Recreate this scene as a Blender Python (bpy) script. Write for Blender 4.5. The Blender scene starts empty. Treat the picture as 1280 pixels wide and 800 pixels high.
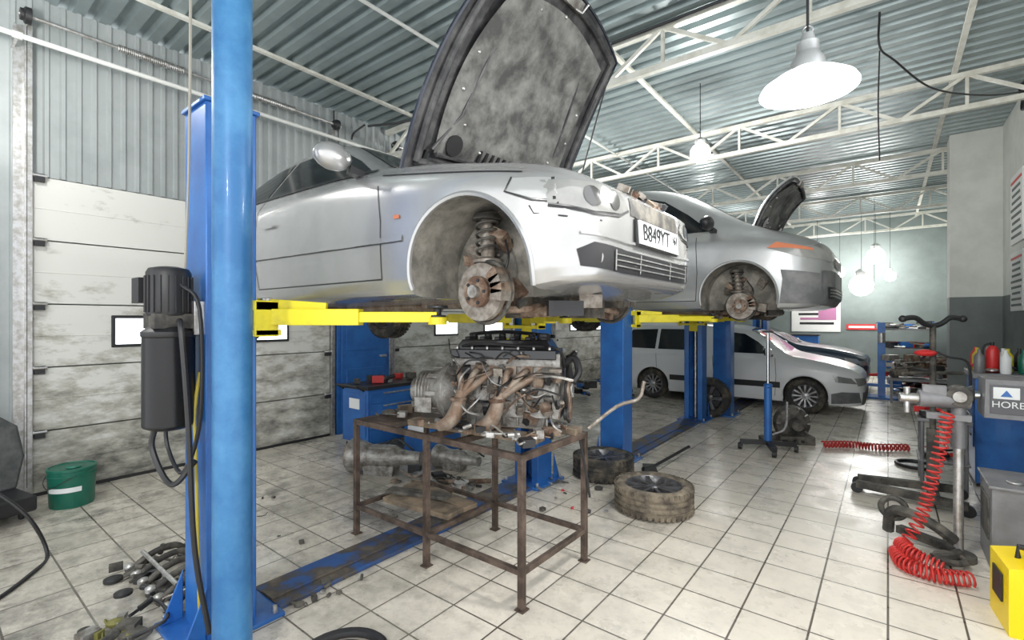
import bpy, bmesh, math, random
from mathutils import Vector, Matrix, Euler, noise
from mathutils.bvhtree import BVHTree
from mathutils.geometry import delaunay_2d_cdt
random.seed(4)
SC = bpy.context.scene
COL = SC.collection
pi = math.pi

# ------------------------------------------------------------------ materials
def nd(nt, t, **kw):
    n = nt.nodes.new(t)
    for k, v in kw.items():
        setattr(n, k, v)
    return n

def M(name, c, r=.5, m=0., c2=None, ns=6., lo=.42, hi=.62, bump=0., bs=40., emit=None, es=0., coat=0., c3=None, detail=6., spec=None):
    mt = bpy.data.materials.new(name); mt.use_nodes = True
    nt = mt.node_tree; p = nt.nodes['Principled BSDF']
    p.inputs['Base Color'].default_value = (*c, 1)
    p.inputs['Roughness'].default_value = r
    p.inputs['Metallic'].default_value = m
    if spec is not None: p.inputs['Specular IOR Level'].default_value = spec
    if coat: p.inputs['Coat Weight'].default_value = coat
    tc = nd(nt, 'ShaderNodeTexCoord')
    if c2 is not None:
        n = nd(nt, 'ShaderNodeTexNoise'); n.inputs['Scale'].default_value = ns; n.inputs['Detail'].default_value = detail
        n.inputs['Roughness'].default_value = .65
        nt.links.new(tc.outputs['Object'], n.inputs['Vector'])
        rp = nd(nt, 'ShaderNodeValToRGB')
        rp.color_ramp.elements[0].position = lo; rp.color_ramp.elements[0].color = (*c, 1)
        rp.color_ramp.elements[1].position = hi; rp.color_ramp.elements[1].color = (*c2, 1)
        if c3 is not None:
            e = rp.color_ramp.elements.new(min(.98, hi + .12)); e.color = (*c3, 1)
        nt.links.new(n.outputs['Fac'], rp.inputs['Fac'])
        nt.links.new(rp.outputs['Color'], p.inputs['Base Color'])
    if bump:
        n2 = nd(nt, 'ShaderNodeTexNoise'); n2.inputs['Scale'].default_value = bs
        nt.links.new(tc.outputs['Object'], n2.inputs['Vector'])
        b = nd(nt, 'ShaderNodeBump'); b.inputs['Strength'].default_value = bump; b.inputs['Distance'].default_value = .01
        nt.links.new(n2.outputs['Fac'], b.inputs['Height']); nt.links.new(b.outputs['Normal'], p.inputs['Normal'])
    if emit:
        p.inputs['Emission Color'].default_value = (*emit, 1); p.inputs['Emission Strength'].default_value = es
    return mt

def floor_mat():
    mt = bpy.data.materials.new('floor_tiles'); mt.use_nodes = True
    nt = mt.node_tree; p = nt.nodes['Principled BSDF']
    tc = nd(nt, 'ShaderNodeTexCoord')
    br = nd(nt, 'ShaderNodeTexBrick'); br.offset = 0; br.squash = 1
    br.inputs['Scale'].default_value = 1; br.inputs['Brick Width'].default_value = .31; br.inputs['Row Height'].default_value = .31
    br.inputs['Mortar Size'].default_value = .0055; br.inputs['Mortar Smooth'].default_value = .2
    br.inputs['Color1'].default_value = (.80, .74, .65, 1); br.inputs['Color2'].default_value = (.70, .645, .56, 1)
    br.inputs['Mortar'].default_value = (.08, .065, .05, 1)
    nt.links.new(tc.outputs['Object'], br.inputs['Vector'])
    def ns(scale, lo, hi, det=8):
        n = nd(nt, 'ShaderNodeTexNoise'); n.inputs['Scale'].default_value = scale; n.inputs['Detail'].default_value = det
        n.inputs['Roughness'].default_value = .7
        nt.links.new(tc.outputs['Object'], n.inputs['Vector'])
        r = nd(nt, 'ShaderNodeMapRange'); r.inputs['From Min'].default_value = lo; r.inputs['From Max'].default_value = hi
        nt.links.new(n.outputs['Fac'], r.inputs['Value']); return r.outputs['Result']
    sx = nd(nt, 'ShaderNodeSeparateXYZ'); nt.links.new(tc.outputs['Object'], sx.inputs[0])
    gr = nd(nt, 'ShaderNodeMapRange'); gr.inputs['From Min'].default_value = -.6; gr.inputs['From Max'].default_value = -3.4
    gr.inputs['To Min'].default_value = .25; gr.inputs['To Max'].default_value = 1.
    nt.links.new(sx.outputs['X'], gr.inputs['Value'])
    def mix(fac, a, col, mul):
        mm = nd(nt, 'ShaderNodeMath', operation='MULTIPLY'); nt.links.new(fac, mm.inputs[0]); mm.inputs[1].default_value = mul
        m2 = nd(nt, 'ShaderNodeMath', operation='MULTIPLY'); nt.links.new(mm.outputs[0], m2.inputs[0]); nt.links.new(gr.outputs[0], m2.inputs[1])
        mx = nd(nt, 'ShaderNodeMix', data_type='RGBA'); nt.links.new(m2.outputs[0], mx.inputs[0])
        nt.links.new(a, mx.inputs[6]); mx.inputs[7].default_value = (*col, 1); return mx.outputs[2]
    c = mix(ns(1.1, .40, .64), br.outputs['Color'], (.32, .31, .26), .7)
    c = mix(ns(5, .48, .65), c, (.16, .15, .13), .6)
    c = mix(ns(22, .5, .7), c, (.30, .25, .18), .6)
    c = mix(ns(.7, .55, .64), c, (.055, .055, .05), .7)
    nt.links.new(c, p.inputs['Base Color'])
    rr = nd(nt, 'ShaderNodeMapRange'); rr.inputs['To Min'].default_value = .16; rr.inputs['To Max'].default_value = .45
    nt.links.new(ns(3, .3, .7), rr.inputs['Value']); nt.links.new(rr.outputs[0], p.inputs['Roughness'])
    b = nd(nt, 'ShaderNodeBump'); b.invert = True; b.inputs['Strength'].default_value = .5; b.inputs['Distance'].default_value = .004
    nt.links.new(br.outputs['Fac'], b.inputs['Height']); nt.links.new(b.outputs['Normal'], p.inputs['Normal'])
    return mt

def door_mat():
    mt = bpy.data.materials.new('door_panel_dirty_white'); mt.use_nodes = True
    nt = mt.node_tree; p = nt.nodes['Principled BSDF']; p.inputs['Roughness'].default_value = .45
    tc = nd(nt, 'ShaderNodeTexCoord')
    mp = nd(nt, 'ShaderNodeMapping'); mp.inputs['Scale'].default_value = (1, 1, 2.4)
    nt.links.new(tc.outputs['Object'], mp.inputs['Vector'])
    n = nd(nt, 'ShaderNodeTexNoise'); n.inputs['Scale'].default_value = 2.2; n.inputs['Detail'].default_value = 9; n.inputs['Roughness'].default_value = .72
    nt.links.new(mp.outputs[0], n.inputs['Vector'])
    sx = nd(nt, 'ShaderNodeSeparateXYZ'); nt.links.new(tc.outputs['Object'], sx.inputs[0])
    g = nd(nt, 'ShaderNodeMapRange'); g.inputs['From Min'].default_value = 2.2; g.inputs['From Max'].default_value = 0.1
    g.inputs['To Min'].default_value = -.08; g.inputs['To Max'].default_value = .17
    nt.links.new(sx.outputs['Z'], g.inputs['Value'])
    a = nd(nt, 'ShaderNodeMath', operation='ADD'); nt.links.new(n.outputs['Fac'], a.inputs[0]); nt.links.new(g.outputs[0], a.inputs[1])
    rp = nd(nt, 'ShaderNodeValToRGB'); e = rp.color_ramp.elements
    e[0].position = .5; e[0].color = (.68, .68, .64, 1); e[1].position = .78; e[1].color = (.12, .12, .105, 1)
    k = e.new(.62); k.color = (.42, .41, .36, 1)
    nt.links.new(a.outputs[0], rp.inputs['Fac']); nt.links.new(rp.outputs[0], p.inputs['Base Color'])
    return mt

silver = M('silver_paint', (.49, .49, .485), .25, .55, (.455, .455, .45), 3, coat=.5)
silver2 = M('silver_grey_paint', (.38, .39, .39), .28, .5, (.34, .35, .35), 3, coat=.4)
white_p = M('white_paint', (.76, .77, .78), .3, 0, coat=.5)
navy_p = M('dark_blue_grey_paint', (.035, .055, .085), .3, .2, coat=.5)
glass_d = M('dark_car_glass', (.010, .013, .015), .08, 0, spec=.28)
black = M('black_plastic', (.018, .018, .02), .45)
blackg = M('black_gloss', (.012, .012, .014), .2, coat=.3)
tankb = M('black_tank_paint', (.010, .010, .011), .32, spec=.35)
dirtyblk = M('grimy_black', (.035, .033, .03), .7, 0, (.13, .12, .10), 9)
under = M('underbody_grime', (.045, .042, .038), .85, .1, (.20, .17, .13), 8, .45, .7, bump=.4)
liner = M('wheel_arch_liner', (.12, .115, .10), .85, .1, (.34, .32, .28), 6, .42, .7, bump=.3)
rust = M('rusty_iron', (.13, .075, .05), .8, .3, (.32, .25, .19), 14, bump=.4)
dirtyst = M('dirty_brake_steel', (.20, .17, .14), .6, .5, (.38, .35, .31), 16, bump=.3)
rustpipe = M('exhaust_rust', (.22, .145, .10), .6, .4, (.38, .32, .26), 9, bump=.3)
alu = M('cast_aluminium', (.40, .39, .37), .5, .6, (.16, .14, .12), 14, .42, .66, bump=.4)
alu2 = M('bright_metal', (.6, .6, .6), .35, .8, (.4, .38, .35), 18)
chrome = M('chrome', (.75, .76, .78), .18, 1)
blue = M('blue_lift_paint', (.022, .115, .38), .4, .1, (.028, .17, .50), 4, .4, .7, coat=.2)
bluepole = M('blue_column_paint', (.02, .125, .31), .45, .1, (.06, .22, .43), 3.5, .4, .66, bump=.2, bs=14, coat=.1)
blueworn = M('worn_blue_plate', (.03, .10, .30), .55, .2, (.08, .07, .06), 5, .42, .54, c3=(.17, .14, .11))
yellow = M('yellow_lift_paint', (.80, .68, .02), .4, 0, (.60, .50, .03), 6, .5, .7)
tyre = M('tyre_rubber', (.025, .025, .024), .75, 0, (.17, .14, .10), 7, .48, .72, bump=.3, bs=60)
tyre_d = M('dusty_tyre', (.08, .066, .052), .85, 0, (.24, .20, .145), 8, bump=.5, bs=50)
rimm = M('alloy_rim', (.5, .5, .52), .35, .7, (.3, .29, .28), 9)
rimdark = M('dark_rim', (.16, .16, .17), .35, .7, (.07, .07, .07), 9)
wood = M('dirty_plank', (.25, .19, .13), .8, 0, (.10, .08, .06), 7)
steel = M('brown_steel_frame', (.075, .055, .045), .55, .5, (.17, .125, .10), 10)
lampglow = M('lamp_dish_white', (.9, .92, .92), .4, 0, emit=(.95, 1, 1), es=1.0)
lampmetal = M('lamp_metal', (.55, .56, .56), .4, .6)
bulb = M('bulb_glow', (1, 1, 1), .4, 0, emit=(1, .98, .94), es=30)
skyglass = M('daylight_pane', (.9, .95, 1), .3, 0, emit=(.9, .97, 1), es=2.2)
white_w = M('white_plaster', (.64, .66, .62), .8, 0, (.56, .58, .54), 2)
grey_w = M('grey_wall_paint', (.16, .185, .18), .7, 0, (.13, .15, .145), 2)
greyback = M('grey_green_wall', (.20, .235, .23), .85, 0, (.165, .195, .19), 1.2, spec=.2)
clad = M('ribbed_cladding', (.40, .43, .43), .45, .2, (.34, .37, .37), 2)
ceilm = M('corrugated_ceiling_sheet', (.31, .37, .375), .36, .45, (.25, .30, .305), 1.5)
trussm = M('white_truss_paint', (.70, .70, .64), .5, 0, (.56, .55, .48), 6)
pipe_w = M('white_pipe', (.70, .71, .68), .4)
greym = M('grey_machine_paint', (.22, .22, .23), .45, .2, (.16, .16, .165), 5)
red = M('red_hose', (.50, .03, .025), .4)
redp = M('red_paint', (.60, .03, .03), .4)
green = M('green_plastic_pail', (.01, .13, .085), .35)
label = M('white_label', (.8, .82, .82), .5)
orange = M('amber_lens', (.60, .20, .10), .25)
lens = M('headlamp_lens', (.34, .34, .325), .12, .25, (.27, .27, .26), 5, coat=.8)
lens_c = M('clear_corner_lens', (.44, .45, .44), .15, .3, coat=.8)
lens_d = M('headlamp_reflector', (.13, .13, .13), .15, .6, coat=.6)
padm = M('hood_insulation_pad', (.06, .06, .058), .9, 0, (.24, .24, .225), 5, .4, .7, bump=.8, bs=16, c3=(.38, .37, .34))
padrim = M('hood_inner_frame', (.03, .03, .033), .5, .1, (.09, .09, .09), 9)
paper = M('poster_paper', (.75, .76, .74), .6)
purple = M('banner_print', (.40, .16, .30), .6)
tilef = floor_mat(); doorm = door_mat()

# ------------------------------------------------------------------ builder
class B:
    def __init__(s): s.v = []; s.f = []; s.m = []; s.s = []; s.mats = []
    def add(s, vs, fs, mat, smooth=False, T=None):
        if mat not in s.mats: s.mats.append(mat)
        k = s.mats.index(mat); o = len(s.v)
        for p in vs:
            p = Vector(p)
            s.v.append(T @ p if T is not None else p)
        for f in fs:
            s.f.append([i + o for i in f]); s.m.append(k); s.s.append(smooth)
        return s
    def box(s, c, d, mat, rot=(0, 0, 0), T=None, taper=1.):
        x, y, z = d[0] / 2, d[1] / 2, d[2] / 2; t = taper
        vs = [(-x, -y, -z), (x, -y, -z), (x, y, -z), (-x, y, -z), (-x * t, -y * t, z), (x * t, -y * t, z), (x * t, y * t, z), (-x * t, y * t, z)]
        Mx = Matrix.Translation(c) @ Euler(rot).to_matrix().to_4x4()
        if T is not None: Mx = T @ Mx
        return s.add(vs, [(0, 3, 2, 1), (4, 5, 6, 7), (0, 1, 5, 4), (1, 2, 6, 5), (2, 3, 7, 6), (3, 0, 4, 7)], mat, False, Mx)
    def beam(s, p, q, w, h, mat, up=(0, 0, 1)):
        p = Vector(p); q = Vector(q); d = q - p; L = d.length; d.normalize()
        u = Vector(up)
        if abs(d.dot(u)) > .98: u = Vector((1, 0, 0))
        sd = d.cross(u).normalized(); u2 = sd.cross(d)
        R = Matrix((d, sd, u2)).transposed().to_4x4(); R.translation = (p + q) / 2
        return s.box((0, 0, 0), (L, w, h), mat, T=R)
    def lathe(s, prof, mat, T=None, seg=24, smooth=True, cap=True):
        vs = []; fs = []; n = len(prof)
        for i in range(seg):
            a = 2 * pi * i / seg
            for r, z in prof: vs.append((r * math.cos(a), r * math.sin(a), z))
        for i in range(seg):
            j = (i + 1) % seg
            for k in range(n - 1): fs.append((i * n + k, j * n + k, j * n + k + 1, i * n + k + 1))
        if cap:
            if prof[0][0] > 1e-5: fs.append([i * n for i in range(seg)][::-1])
            if prof[-1][0] > 1e-5: fs.append([i * n + n - 1 for i in range(seg)])
        return s.add(vs, fs, mat, smooth, T)
    def cyl(s, p, q, r, mat, r2=None, seg=16, smooth=True):
        p = Vector(p); q = Vector(q); d = q - p
        T = Matrix.Translation(p) @ d.to_track_quat('Z', 'Y').to_matrix().to_4x4()
        return s.lathe([(r, 0), (r if r2 is None else r2, d.length)], mat, T, seg, smooth)
    def tube(s, path, r, mat, seg=8, smooth=True):
        P = [Vector(p) for p in path]; n = len(P); vs = []; fs = []
        t = (P[1] - P[0]).normalized(); nrm = t.orthogonal().normalized()
        for i in range(n):
            t = (P[min(i + 1, n - 1)] - P[max(i - 1, 0)]).normalized()
            nrm = (nrm - t * nrm.dot(t))
            nrm = nrm.normalized() if nrm.length > 1e-6 else t.orthogonal().normalized()
            bn = t.cross(nrm); rr = r[i] if isinstance(r, (list, tuple)) else r
            for k in range(seg):
                a = 2 * pi * k / seg
                vs.append(P[i] + (nrm * math.cos(a) + bn * math.sin(a)) * rr)
        for i in range(n - 1):
            for k in range(seg):
                l = (k + 1) % seg
                fs.append((i * seg + k, i * seg + l, (i + 1) * seg + l, (i + 1) * seg + k))
        fs.append(list(range(seg))[::-1]); fs.append([(n - 1) * seg + k for k in range(seg)])
        return s.add(vs, fs, mat, smooth)
    def ball(s, c, r, mat, sc=(1, 1, 1), T=None, seg=16):
        prof = [(max(1e-6, r * math.sin(pi * i / 8)), -r * math.cos(pi * i / 8)) for i in range(9)]
        Mx = Matrix.Translation(c) @ Matrix.Diagonal((*sc, 1))
        if T is not None: Mx = T @ Mx
        return s.lathe(prof, mat, Mx, seg, True, False)
    def torus(s, R, r, mat, T=None, seg=32, a0=0, a1=2 * pi, rs=8):
        path = [(R * math.cos(a0 + (a1 - a0) * i / seg), R * math.sin(a0 + (a1 - a0) * i / seg), 0) for i in range(seg + 1)]
        if T is not None: path = [T @ Vector(p) for p in path]
        return s.tube(path, r, mat, rs)
    def prism(s, poly, h, mat, T=None, smooth=False):
        n = len(poly); vs = [(x, y, 0) for x, y in poly] + [(x, y, h) for x, y in poly]
        fs = [list(range(n))[::-1], list(range(n, 2 * n))] + [(i, (i + 1) % n, n + (i + 1) % n, n + i) for i in range(n)]
        return s.add(vs, fs, mat, smooth, T)
    def obj(s, name, loc=(0, 0, 0), rot=(0, 0, 0), parent=None, bevel=0., recalc=True):
        me = bpy.data.meshes.new(name); me.from_pydata([tuple(v) for v in s.v], [], s.f)
        for m in s.mats: me.materials.append(m)
        me.polygons.foreach_set('material_index', s.m); me.polygons.foreach_set('use_smooth', s.s)
        if recalc:
            bm = bmesh.new(); bm.from_mesh(me); bmesh.ops.recalc_face_normals(bm, faces=bm.faces); bm.to_mesh(me); bm.free()
        try: me.set_sharp_from_angle(angle=math.radians(42))
        except Exception: pass
        o = bpy.data.objects.new(name, me); COL.objects.link(o); o.location = loc; o.rotation_euler = rot
        if parent: o.parent = parent
        if bevel:
            b = o.modifiers.new('bevel', 'BEVEL'); b.width = bevel; b.segments = 2; b.limit_method = 'ANGLE'; b.angle_limit = math.radians(50)
        return o

def empty(name, loc=(0, 0, 0), rot=(0, 0, 0)):
    e = bpy.data.objects.new(name, None); COL.objects.link(e); e.location = loc; e.rotation_euler = rot; e.empty_display_size = .1
    return e

def curvept(pts, n=40):
    P = [Vector(p) for p in pts]; P = [P[0] * 2 - P[1]] + P + [P[-1] * 2 - P[-2]]; out = []
    m = len(P) - 3
    for i in range(n + 1):
        t = i / n * m; k = min(int(t), m - 1); f = t - k; a, b, c, d = P[k:k + 4]
        out.append(.5 * ((2 * b) + (c - a) * f + (2 * a - 5 * b + 4 * c - d) * f * f + (-a + 3 * b - 3 * c + d) * f ** 3))
    return out

def helix(pts, turns, R, n=10):
    base = curvept(pts, turns * n); out = []; t = (base[1] - base[0]).normalized(); nr = t.orthogonal().normalized()
    for i, p in enumerate(base):
        t = (base[min(i + 1, len(base) - 1)] - base[max(i - 1, 0)]).normalized(); nr = (nr - t * nr.dot(t)).normalized(); b = t.cross(nr)
        a = 2 * pi * i / n; out.append(p + (nr * math.cos(a) + b * math.sin(a)) * R)
    return out

def text(s, size, loc, rot, mat, name, parent=None, ext=.0015, sx=1.):
    cu = bpy.data.curves.new(name, 'FONT'); cu.body = s; cu.size = size; cu.extrude = ext; cu.align_x = 'CENTER'; cu.align_y = 'CENTER'
    cu.materials.append(mat); o = bpy.data.objects.new(name, cu); COL.objects.link(o); o.location = loc; o.rotation_euler = rot
    o.scale = (sx, 1, 1)
    if parent: o.parent = parent
    return o

RX = Matrix.Rotation(pi / 2, 4, 'X')   # z -> -y
RY = Matrix.Rotation(pi / 2, 4, 'Y')   # z -> +x
def TR(x, y, z): return Matrix.Translation((x, y, z))

# ------------------------------------------------------------------ wheels
def add_wheel(b, T, R=.31, w=.2, rim=.205, spokes=10, tm=None, rm=None, twin=True):
    tm = tm or tyre; rm = rm or rimm; h = w / 2
    side = [(rim, h * .8), (rim + .012, h * .92), (R * .86, h), (R * .955, h * .86), (R * .99, h * .66)]
    prof = [(r, -z) for r, z in side]
    for g in (-.4, 0, .4): prof += [(R, (g - .08) * h), (R - .009, (g - .06) * h), (R - .009, (g + .06) * h), (R, (g + .08) * h)]
    prof += side[::-1]
    b.lathe(prof, tm, T, 40, True, False)
    nb = 44
    for i in range(nb):
        for sg in (-1, 1):
            A = T @ Matrix.Rotation(2 * pi * (i + (.5 if sg > 0 else 0)) / nb, 4, 'Z')
            b.box((R - .004, 0, sg * h * .72), (.012, R * .085, h * .3), tm, (0, 0, 0), A)
    b.lathe([(rim, -h * .8), (rim - .01, -h * .7), (rim - .03, -h * .3), (rim - .03, h * .3), (rim - .008, h * .7), (rim, h * .82), (rim + .004, h * .8)], rm, T, 40, True, False)
    b.lathe([(.001, -h * .1), (rim - .03, -h * .1)], black, T, 24, True, False)
    b.lathe([(.055, h * .1), (.06, h * .62), (.035, h * .7), (.03, h * .72), (.001, h * .73)], rm, T, 24, True, False)
    for i in range(spokes):
        a = 2 * pi * i / spokes
        A = T @ Matrix.Rotation(a, 4, 'Z')
        L = rim - .01
        ww = .016 if spokes > 6 else .03
        vs = [(.045, -ww * .8, h * .4), (.045, ww * .8, h * .4), (L, ww * 1.3, h * .45), (L, -ww * 1.3, h * .45),
              (.045, -ww * .6, h * .68), (.045, ww * .6, h * .68), (L, ww, h * .80), (L, -ww, h * .80)]
        b.add(vs, [(0, 1, 2, 3), (4, 7, 6, 5), (0, 4, 5, 1), (1, 5, 6, 2), (2, 6, 7, 3), (3, 7, 4, 0)], rm, False, A)

# ------------------------------------------------------------------ boolean with checks
def mvol(me):
    bm = bmesh.new(); bm.from_mesh(me); v = bm.calc_volume(signed=True); bm.free(); return v
def flip(me):
    bm = bmesh.new(); bm.from_mesh(me); bmesh.ops.reverse_faces(bm, faces=bm.faces); bm.to_mesh(me); bm.free()
def bb(me):
    return min(v.co.z for v in me.vertices), max(v.co.z for v in me.vertices), max(abs(v.co.y) for v in me.vertices)
def cut_mesh(me, cme):
    if mvol(me) < 0: flip(me)
    if mvol(cme) < 0: flip(cme)
    v0 = mvol(me); b0 = bb(me)
    for solver, selfi in (('EXACT', False), ('EXACT', True), ('FAST', False)):
        a = bpy.data.objects.new('tmp_a', me.copy()); c = bpy.data.objects.new('tmp_c', cme.copy())
        COL.objects.link(a); COL.objects.link(c)
        md = a.modifiers.new('b', 'BOOLEAN'); md.operation = 'DIFFERENCE'; md.solver = solver; md.object = c
        if solver == 'EXACT':
            md.use_self = selfi
            try: md.material_mode = 'TRANSFER'
            except Exception: pass
        bpy.context.view_layer.update()
        dg = bpy.context.evaluated_depsgraph_get(); res = bpy.data.meshes.new_from_object(a.evaluated_get(dg))
        bpy.data.objects.remove(a); bpy.data.objects.remove(c)
        if len(res.polygons) < 50: continue
        v1 = mvol(res); b1 = bb(res)
        if v1 < v0 - 1e-4 and v1 > v0 * .4 and b1[0] > b0[0] - .01 and b1[1] < b0[1] + .01 and b1[2] < b0[2] + .01: return res
    return me

# ------------------------------------------------------------------ car bodies
def pchip(xs, ys):
    n = len(xs); h = [xs[i + 1] - xs[i] for i in range(n - 1)]; dl = [(ys[i + 1] - ys[i]) / h[i] for i in range(n - 1)]
    m = [dl[0]] + [0] * (n - 2) + [dl[-1]]
    for i in range(1, n - 1):
        if dl[i - 1] * dl[i] > 0:
            w1 = 2 * h[i] + h[i - 1]; w2 = h[i] + 2 * h[i - 1]; m[i] = (w1 + w2) / (w1 / dl[i - 1] + w2 / dl[i])
    def f(x):
        x = min(max(x, xs[0]), xs[-1]); k = 0
        while k < n - 2 and x > xs[k + 1]: k += 1
        t = (x - xs[k]) / h[k]
        return ((2 * t ** 3 - 3 * t * t + 1) * ys[k] + (t ** 3 - 2 * t * t + t) * h[k] * m[k] + (-2 * t ** 3 + 3 * t * t) * ys[k + 1] + (t ** 3 - t * t) * h[k] * m[k + 1])
    return f

class Car:
    def __init__(s, name, keys, loc, paint, arches, archr, archz, bay=None, rot=(0, 0, 0)):
        s.root = empty(name, loc, rot); s.paint = paint
        keys = sorted(keys); xs = [k[0] for k in keys]; F = [pchip(xs, [k[i] for k in keys]) for i in range(1, 6)]
        st = []
        for a, c in zip(xs[:-1], xs[1:]):
            n = max(2, int((c - a) / .05))
            st += [a + (c - a) * i / n for i in range(n)]
        st.append(xs[-1]); rings = []
        for x in st:
            zb, zs, W, zr, Wr = [f(x) for f in F]; H = zs - zb; G = zr - zs
            cp = [(0, zb), (.5 * W, zb), (.90 * W, zb + .005), (.965 * W, zb + .05), (.985 * W, zb + .22 * H), (1.0 * W, zb + .52 * H), (.995 * W, zb + .74 * H), (.985 * W, zb + .9 * H), (.95 * W, zs),
                  (Wr + (.95 * W - Wr) * .5, zs + G * .42), (Wr, zs + .82 * G), (Wr * .86, zs + .95 * G), (Wr * .5, zs + .99 * G), (0, zr)]
            pts = curvept([(p[0], p[1], 0) for p in cp], 39)
            rings.append([(x, max(0, p.x), p.y) for p in pts])
        N = 40; vs = []; fs = []
        for r in rings:
            r[0] = (r[0][0], 0, r[0][2]); r[-1] = (r[-1][0], 0, r[-1][2])
            vs += r + [(p[0], -p[1], p[2]) for p in r[1:-1][::-1]]
        K = 2 * N - 2
        for i in range(len(rings) - 1):
            for k in range(K):
                l = (k + 1) % K; fs.append((i * K + k, (i + 1) * K + k, (i + 1) * K + l, i * K + l))
        for base in (0, (len(rings) - 1) * K):
            for k in range(N - 1):
                a, c = base + k, base + k + 1
                d, e = base + (K - k) % K, base + (K - k - 1) % K
                if k == 0: fs.append((a, c, e))
                elif k == N - 2: fs.append((a, c, d))
                else: fs.append((a, c, e, d))
        b = B(); b.add(vs, fs, paint, True); s.body = b.obj('body', parent=s.root)
        bm = bmesh.new(); bm.from_mesh(s.body.data); s.bvh = BVHTree.FromBMesh(bm); bm.free()
        me = s.body.data
        me.materials.append(liner); me.materials.append(under)
        W0 = max(k[3] for k in keys)
        for ax in arches:
            for sg in (-1, 1):
                prof = [(ax + archr * math.cos(t), archz + archr * math.sin(t)) for t in [pi * i / 30 for i in range(31)]] + [(ax - archr, archz - .5), (ax + archr, archz - .5)]
                y0, y1 = sorted((sg * (W0 + .2), sg * (W0 - .36))); n = len(prof)
                c = B(); c.add([(p[0], y0, p[1]) for p in prof] + [(p[0], y1, p[1]) for p in prof],
                               [list(range(n)), list(range(n, 2 * n))[::-1]] + [(i, n + i, n + (i + 1) % n, (i + 1) % n) for i in range(n)], liner)
                co_ = c.obj('cut'); me = cut_mesh(me, co_.data); bpy.data.objects.remove(co_)
        if bay:
            c = B(); c.box(((bay[0] + bay[1]) / 2, 0, bay[3] + .5), (bay[1] - bay[0], bay[2] * 2, 1), under)
            co_ = c.obj('cut'); me = cut_mesh(me, co_.data); bpy.data.objects.remove(co_)
        s.body.data = me
        for p in me.polygons: p.use_smooth = True
        try: me.set_sharp_from_angle(angle=math.radians(38))
        except Exception: pass
        s.F = F; s.W0 = W0
        lb = B()
        for ax in arches:
            for sg in (-1, 1):
                pth = []
                for i in range(33):
                    a = math.radians(-12 + 204 * i / 32); x = ax + (archr + .008) * math.cos(a); z = archz + (archr + .008) * math.sin(a)
                    h = s.bvh.ray_cast(Vector((x, sg * 3, z)), Vector((0, -sg, 0)))
                    if h[0] is not None: pth.append((x, h[0].y - sg * .004, z))
                if len(pth) > 2: lb.tube(pth, .013, paint, 6)
        lb.obj('wheel_arch_lips', parent=s.root)
    def patch(s, outline, proj, mat, off=.004, name='panel', g=.05, both=False):
        if both:
            s.patch(outline, proj, mat, off, name, g)
            if proj == 'R': return s.patch(outline, 'L', mat, off, name, g)
            return s.patch([(-a, b) for a, b in outline][::-1], proj, mat, off, name, g)
        xs = [p[0] for p in outline]; ys = [p[1] for p in outline]
        pts = []
        n = len(outline)
        for i in range(n):
            a = Vector(outline[i]); c = Vector(outline[(i + 1) % n]); k = max(1, int((c - a).length / g))
            pts += [a + (c - a) * (j / k) for j in range(k)]
        ne = len(pts); edges = [(i, (i + 1) % ne) for i in range(ne)]
        def inside(p):
            r = False; j = n - 1
            for i in range(n):
                xi, yi = outline[i]; xj, yj = outline[j]
                if (yi > p[1]) != (yj > p[1]) and p[0] < (xj - xi) * (p[1] - yi) / (yj - yi) + xi: r = not r
                j = i
            return r
        gx = min(xs) + g / 2
        while gx < max(xs):
            gy = min(ys) + g / 2
            while gy < max(ys):
                if inside((gx, gy)) and min((Vector((gx, gy)) - q).length for q in pts[:ne]) > g * .35: pts.append(Vector((gx, gy)))
                gy += g
            gx += g
        res = delaunay_2d_cdt([Vector((p[0], p[1])) for p in pts], edges, [], 1, 1e-5)
        vs = []; ok = []
        for p in res[0]:
            a, c = p[0], p[1]
            if proj == 'R': o, d = Vector((a, -3, c)), Vector((0, 1, 0))
            elif proj == 'L': o, d = Vector((a, 3, c)), Vector((0, -1, 0))
            elif proj == 'T': o, d = Vector((a, c, 4)), Vector((0, 0, -1))
            elif proj == 'F': o, d = Vector((4, a, c)), Vector((-1, 0, 0))
            else: o, d = Vector((-8, a, c)), Vector((1, 0, 0))
            h = s.bvh.ray_cast(o, d)
            if h[0] is None: vs.append(Vector((0, 0, 0))); ok.append(False)
            else:
                nn = h[1] if h[1].dot(d) < 0 else -h[1]
                vs.append(h[0] + nn * off); ok.append(True)
        fs = [f for f in res[2] if all(ok[i] for i in f)]
        b = B(); b.add(vs, fs, mat, True); return b.obj(name, parent=s.root, recalc=False)
    def line(s, pts, proj, w=.007, mat=None, off=.003, name='panel_gap', both=False):
        mat = mat or black
        P = [Vector(p) for p in pts]; L = []; Rr = []
        for i in range(len(P)):
            t = (P[min(i + 1, len(P) - 1)] - P[max(0, i - 1)]).normalized(); nrm = Vector((-t.y, t.x)) * w / 2
            L.append(P[i] + nrm); Rr.append(P[i] - nrm)
        out = [(p.x, p.y) for p in L + Rr[::-1]]
        return s.patch(out, proj, mat, off, name, .06, both)
    def hub(s, ax, sg, z, y, spring=True):
        b = B(); yy = sg * y
        b.cyl((ax, yy + sg * .02, z), (ax, yy - sg * .01, z), .140, dirtyst, seg=32)
        b.cyl((ax, yy + sg * .05, z), (ax, yy - sg * .05, z), .075, rust, seg=24)
        b.cyl((ax, yy + sg * .075, z), (ax, yy + sg * .05, z), .03, alu)
        for i in range(5):
            a = 2 * pi * i / 5; b.cyl((ax + .055 * math.cos(a), yy + sg * .045, z + .055 * math.sin(a)), (ax + .055 * math.cos(a), yy + sg * .056, z + .055 * math.sin(a)), .009, black, seg=6)
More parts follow.
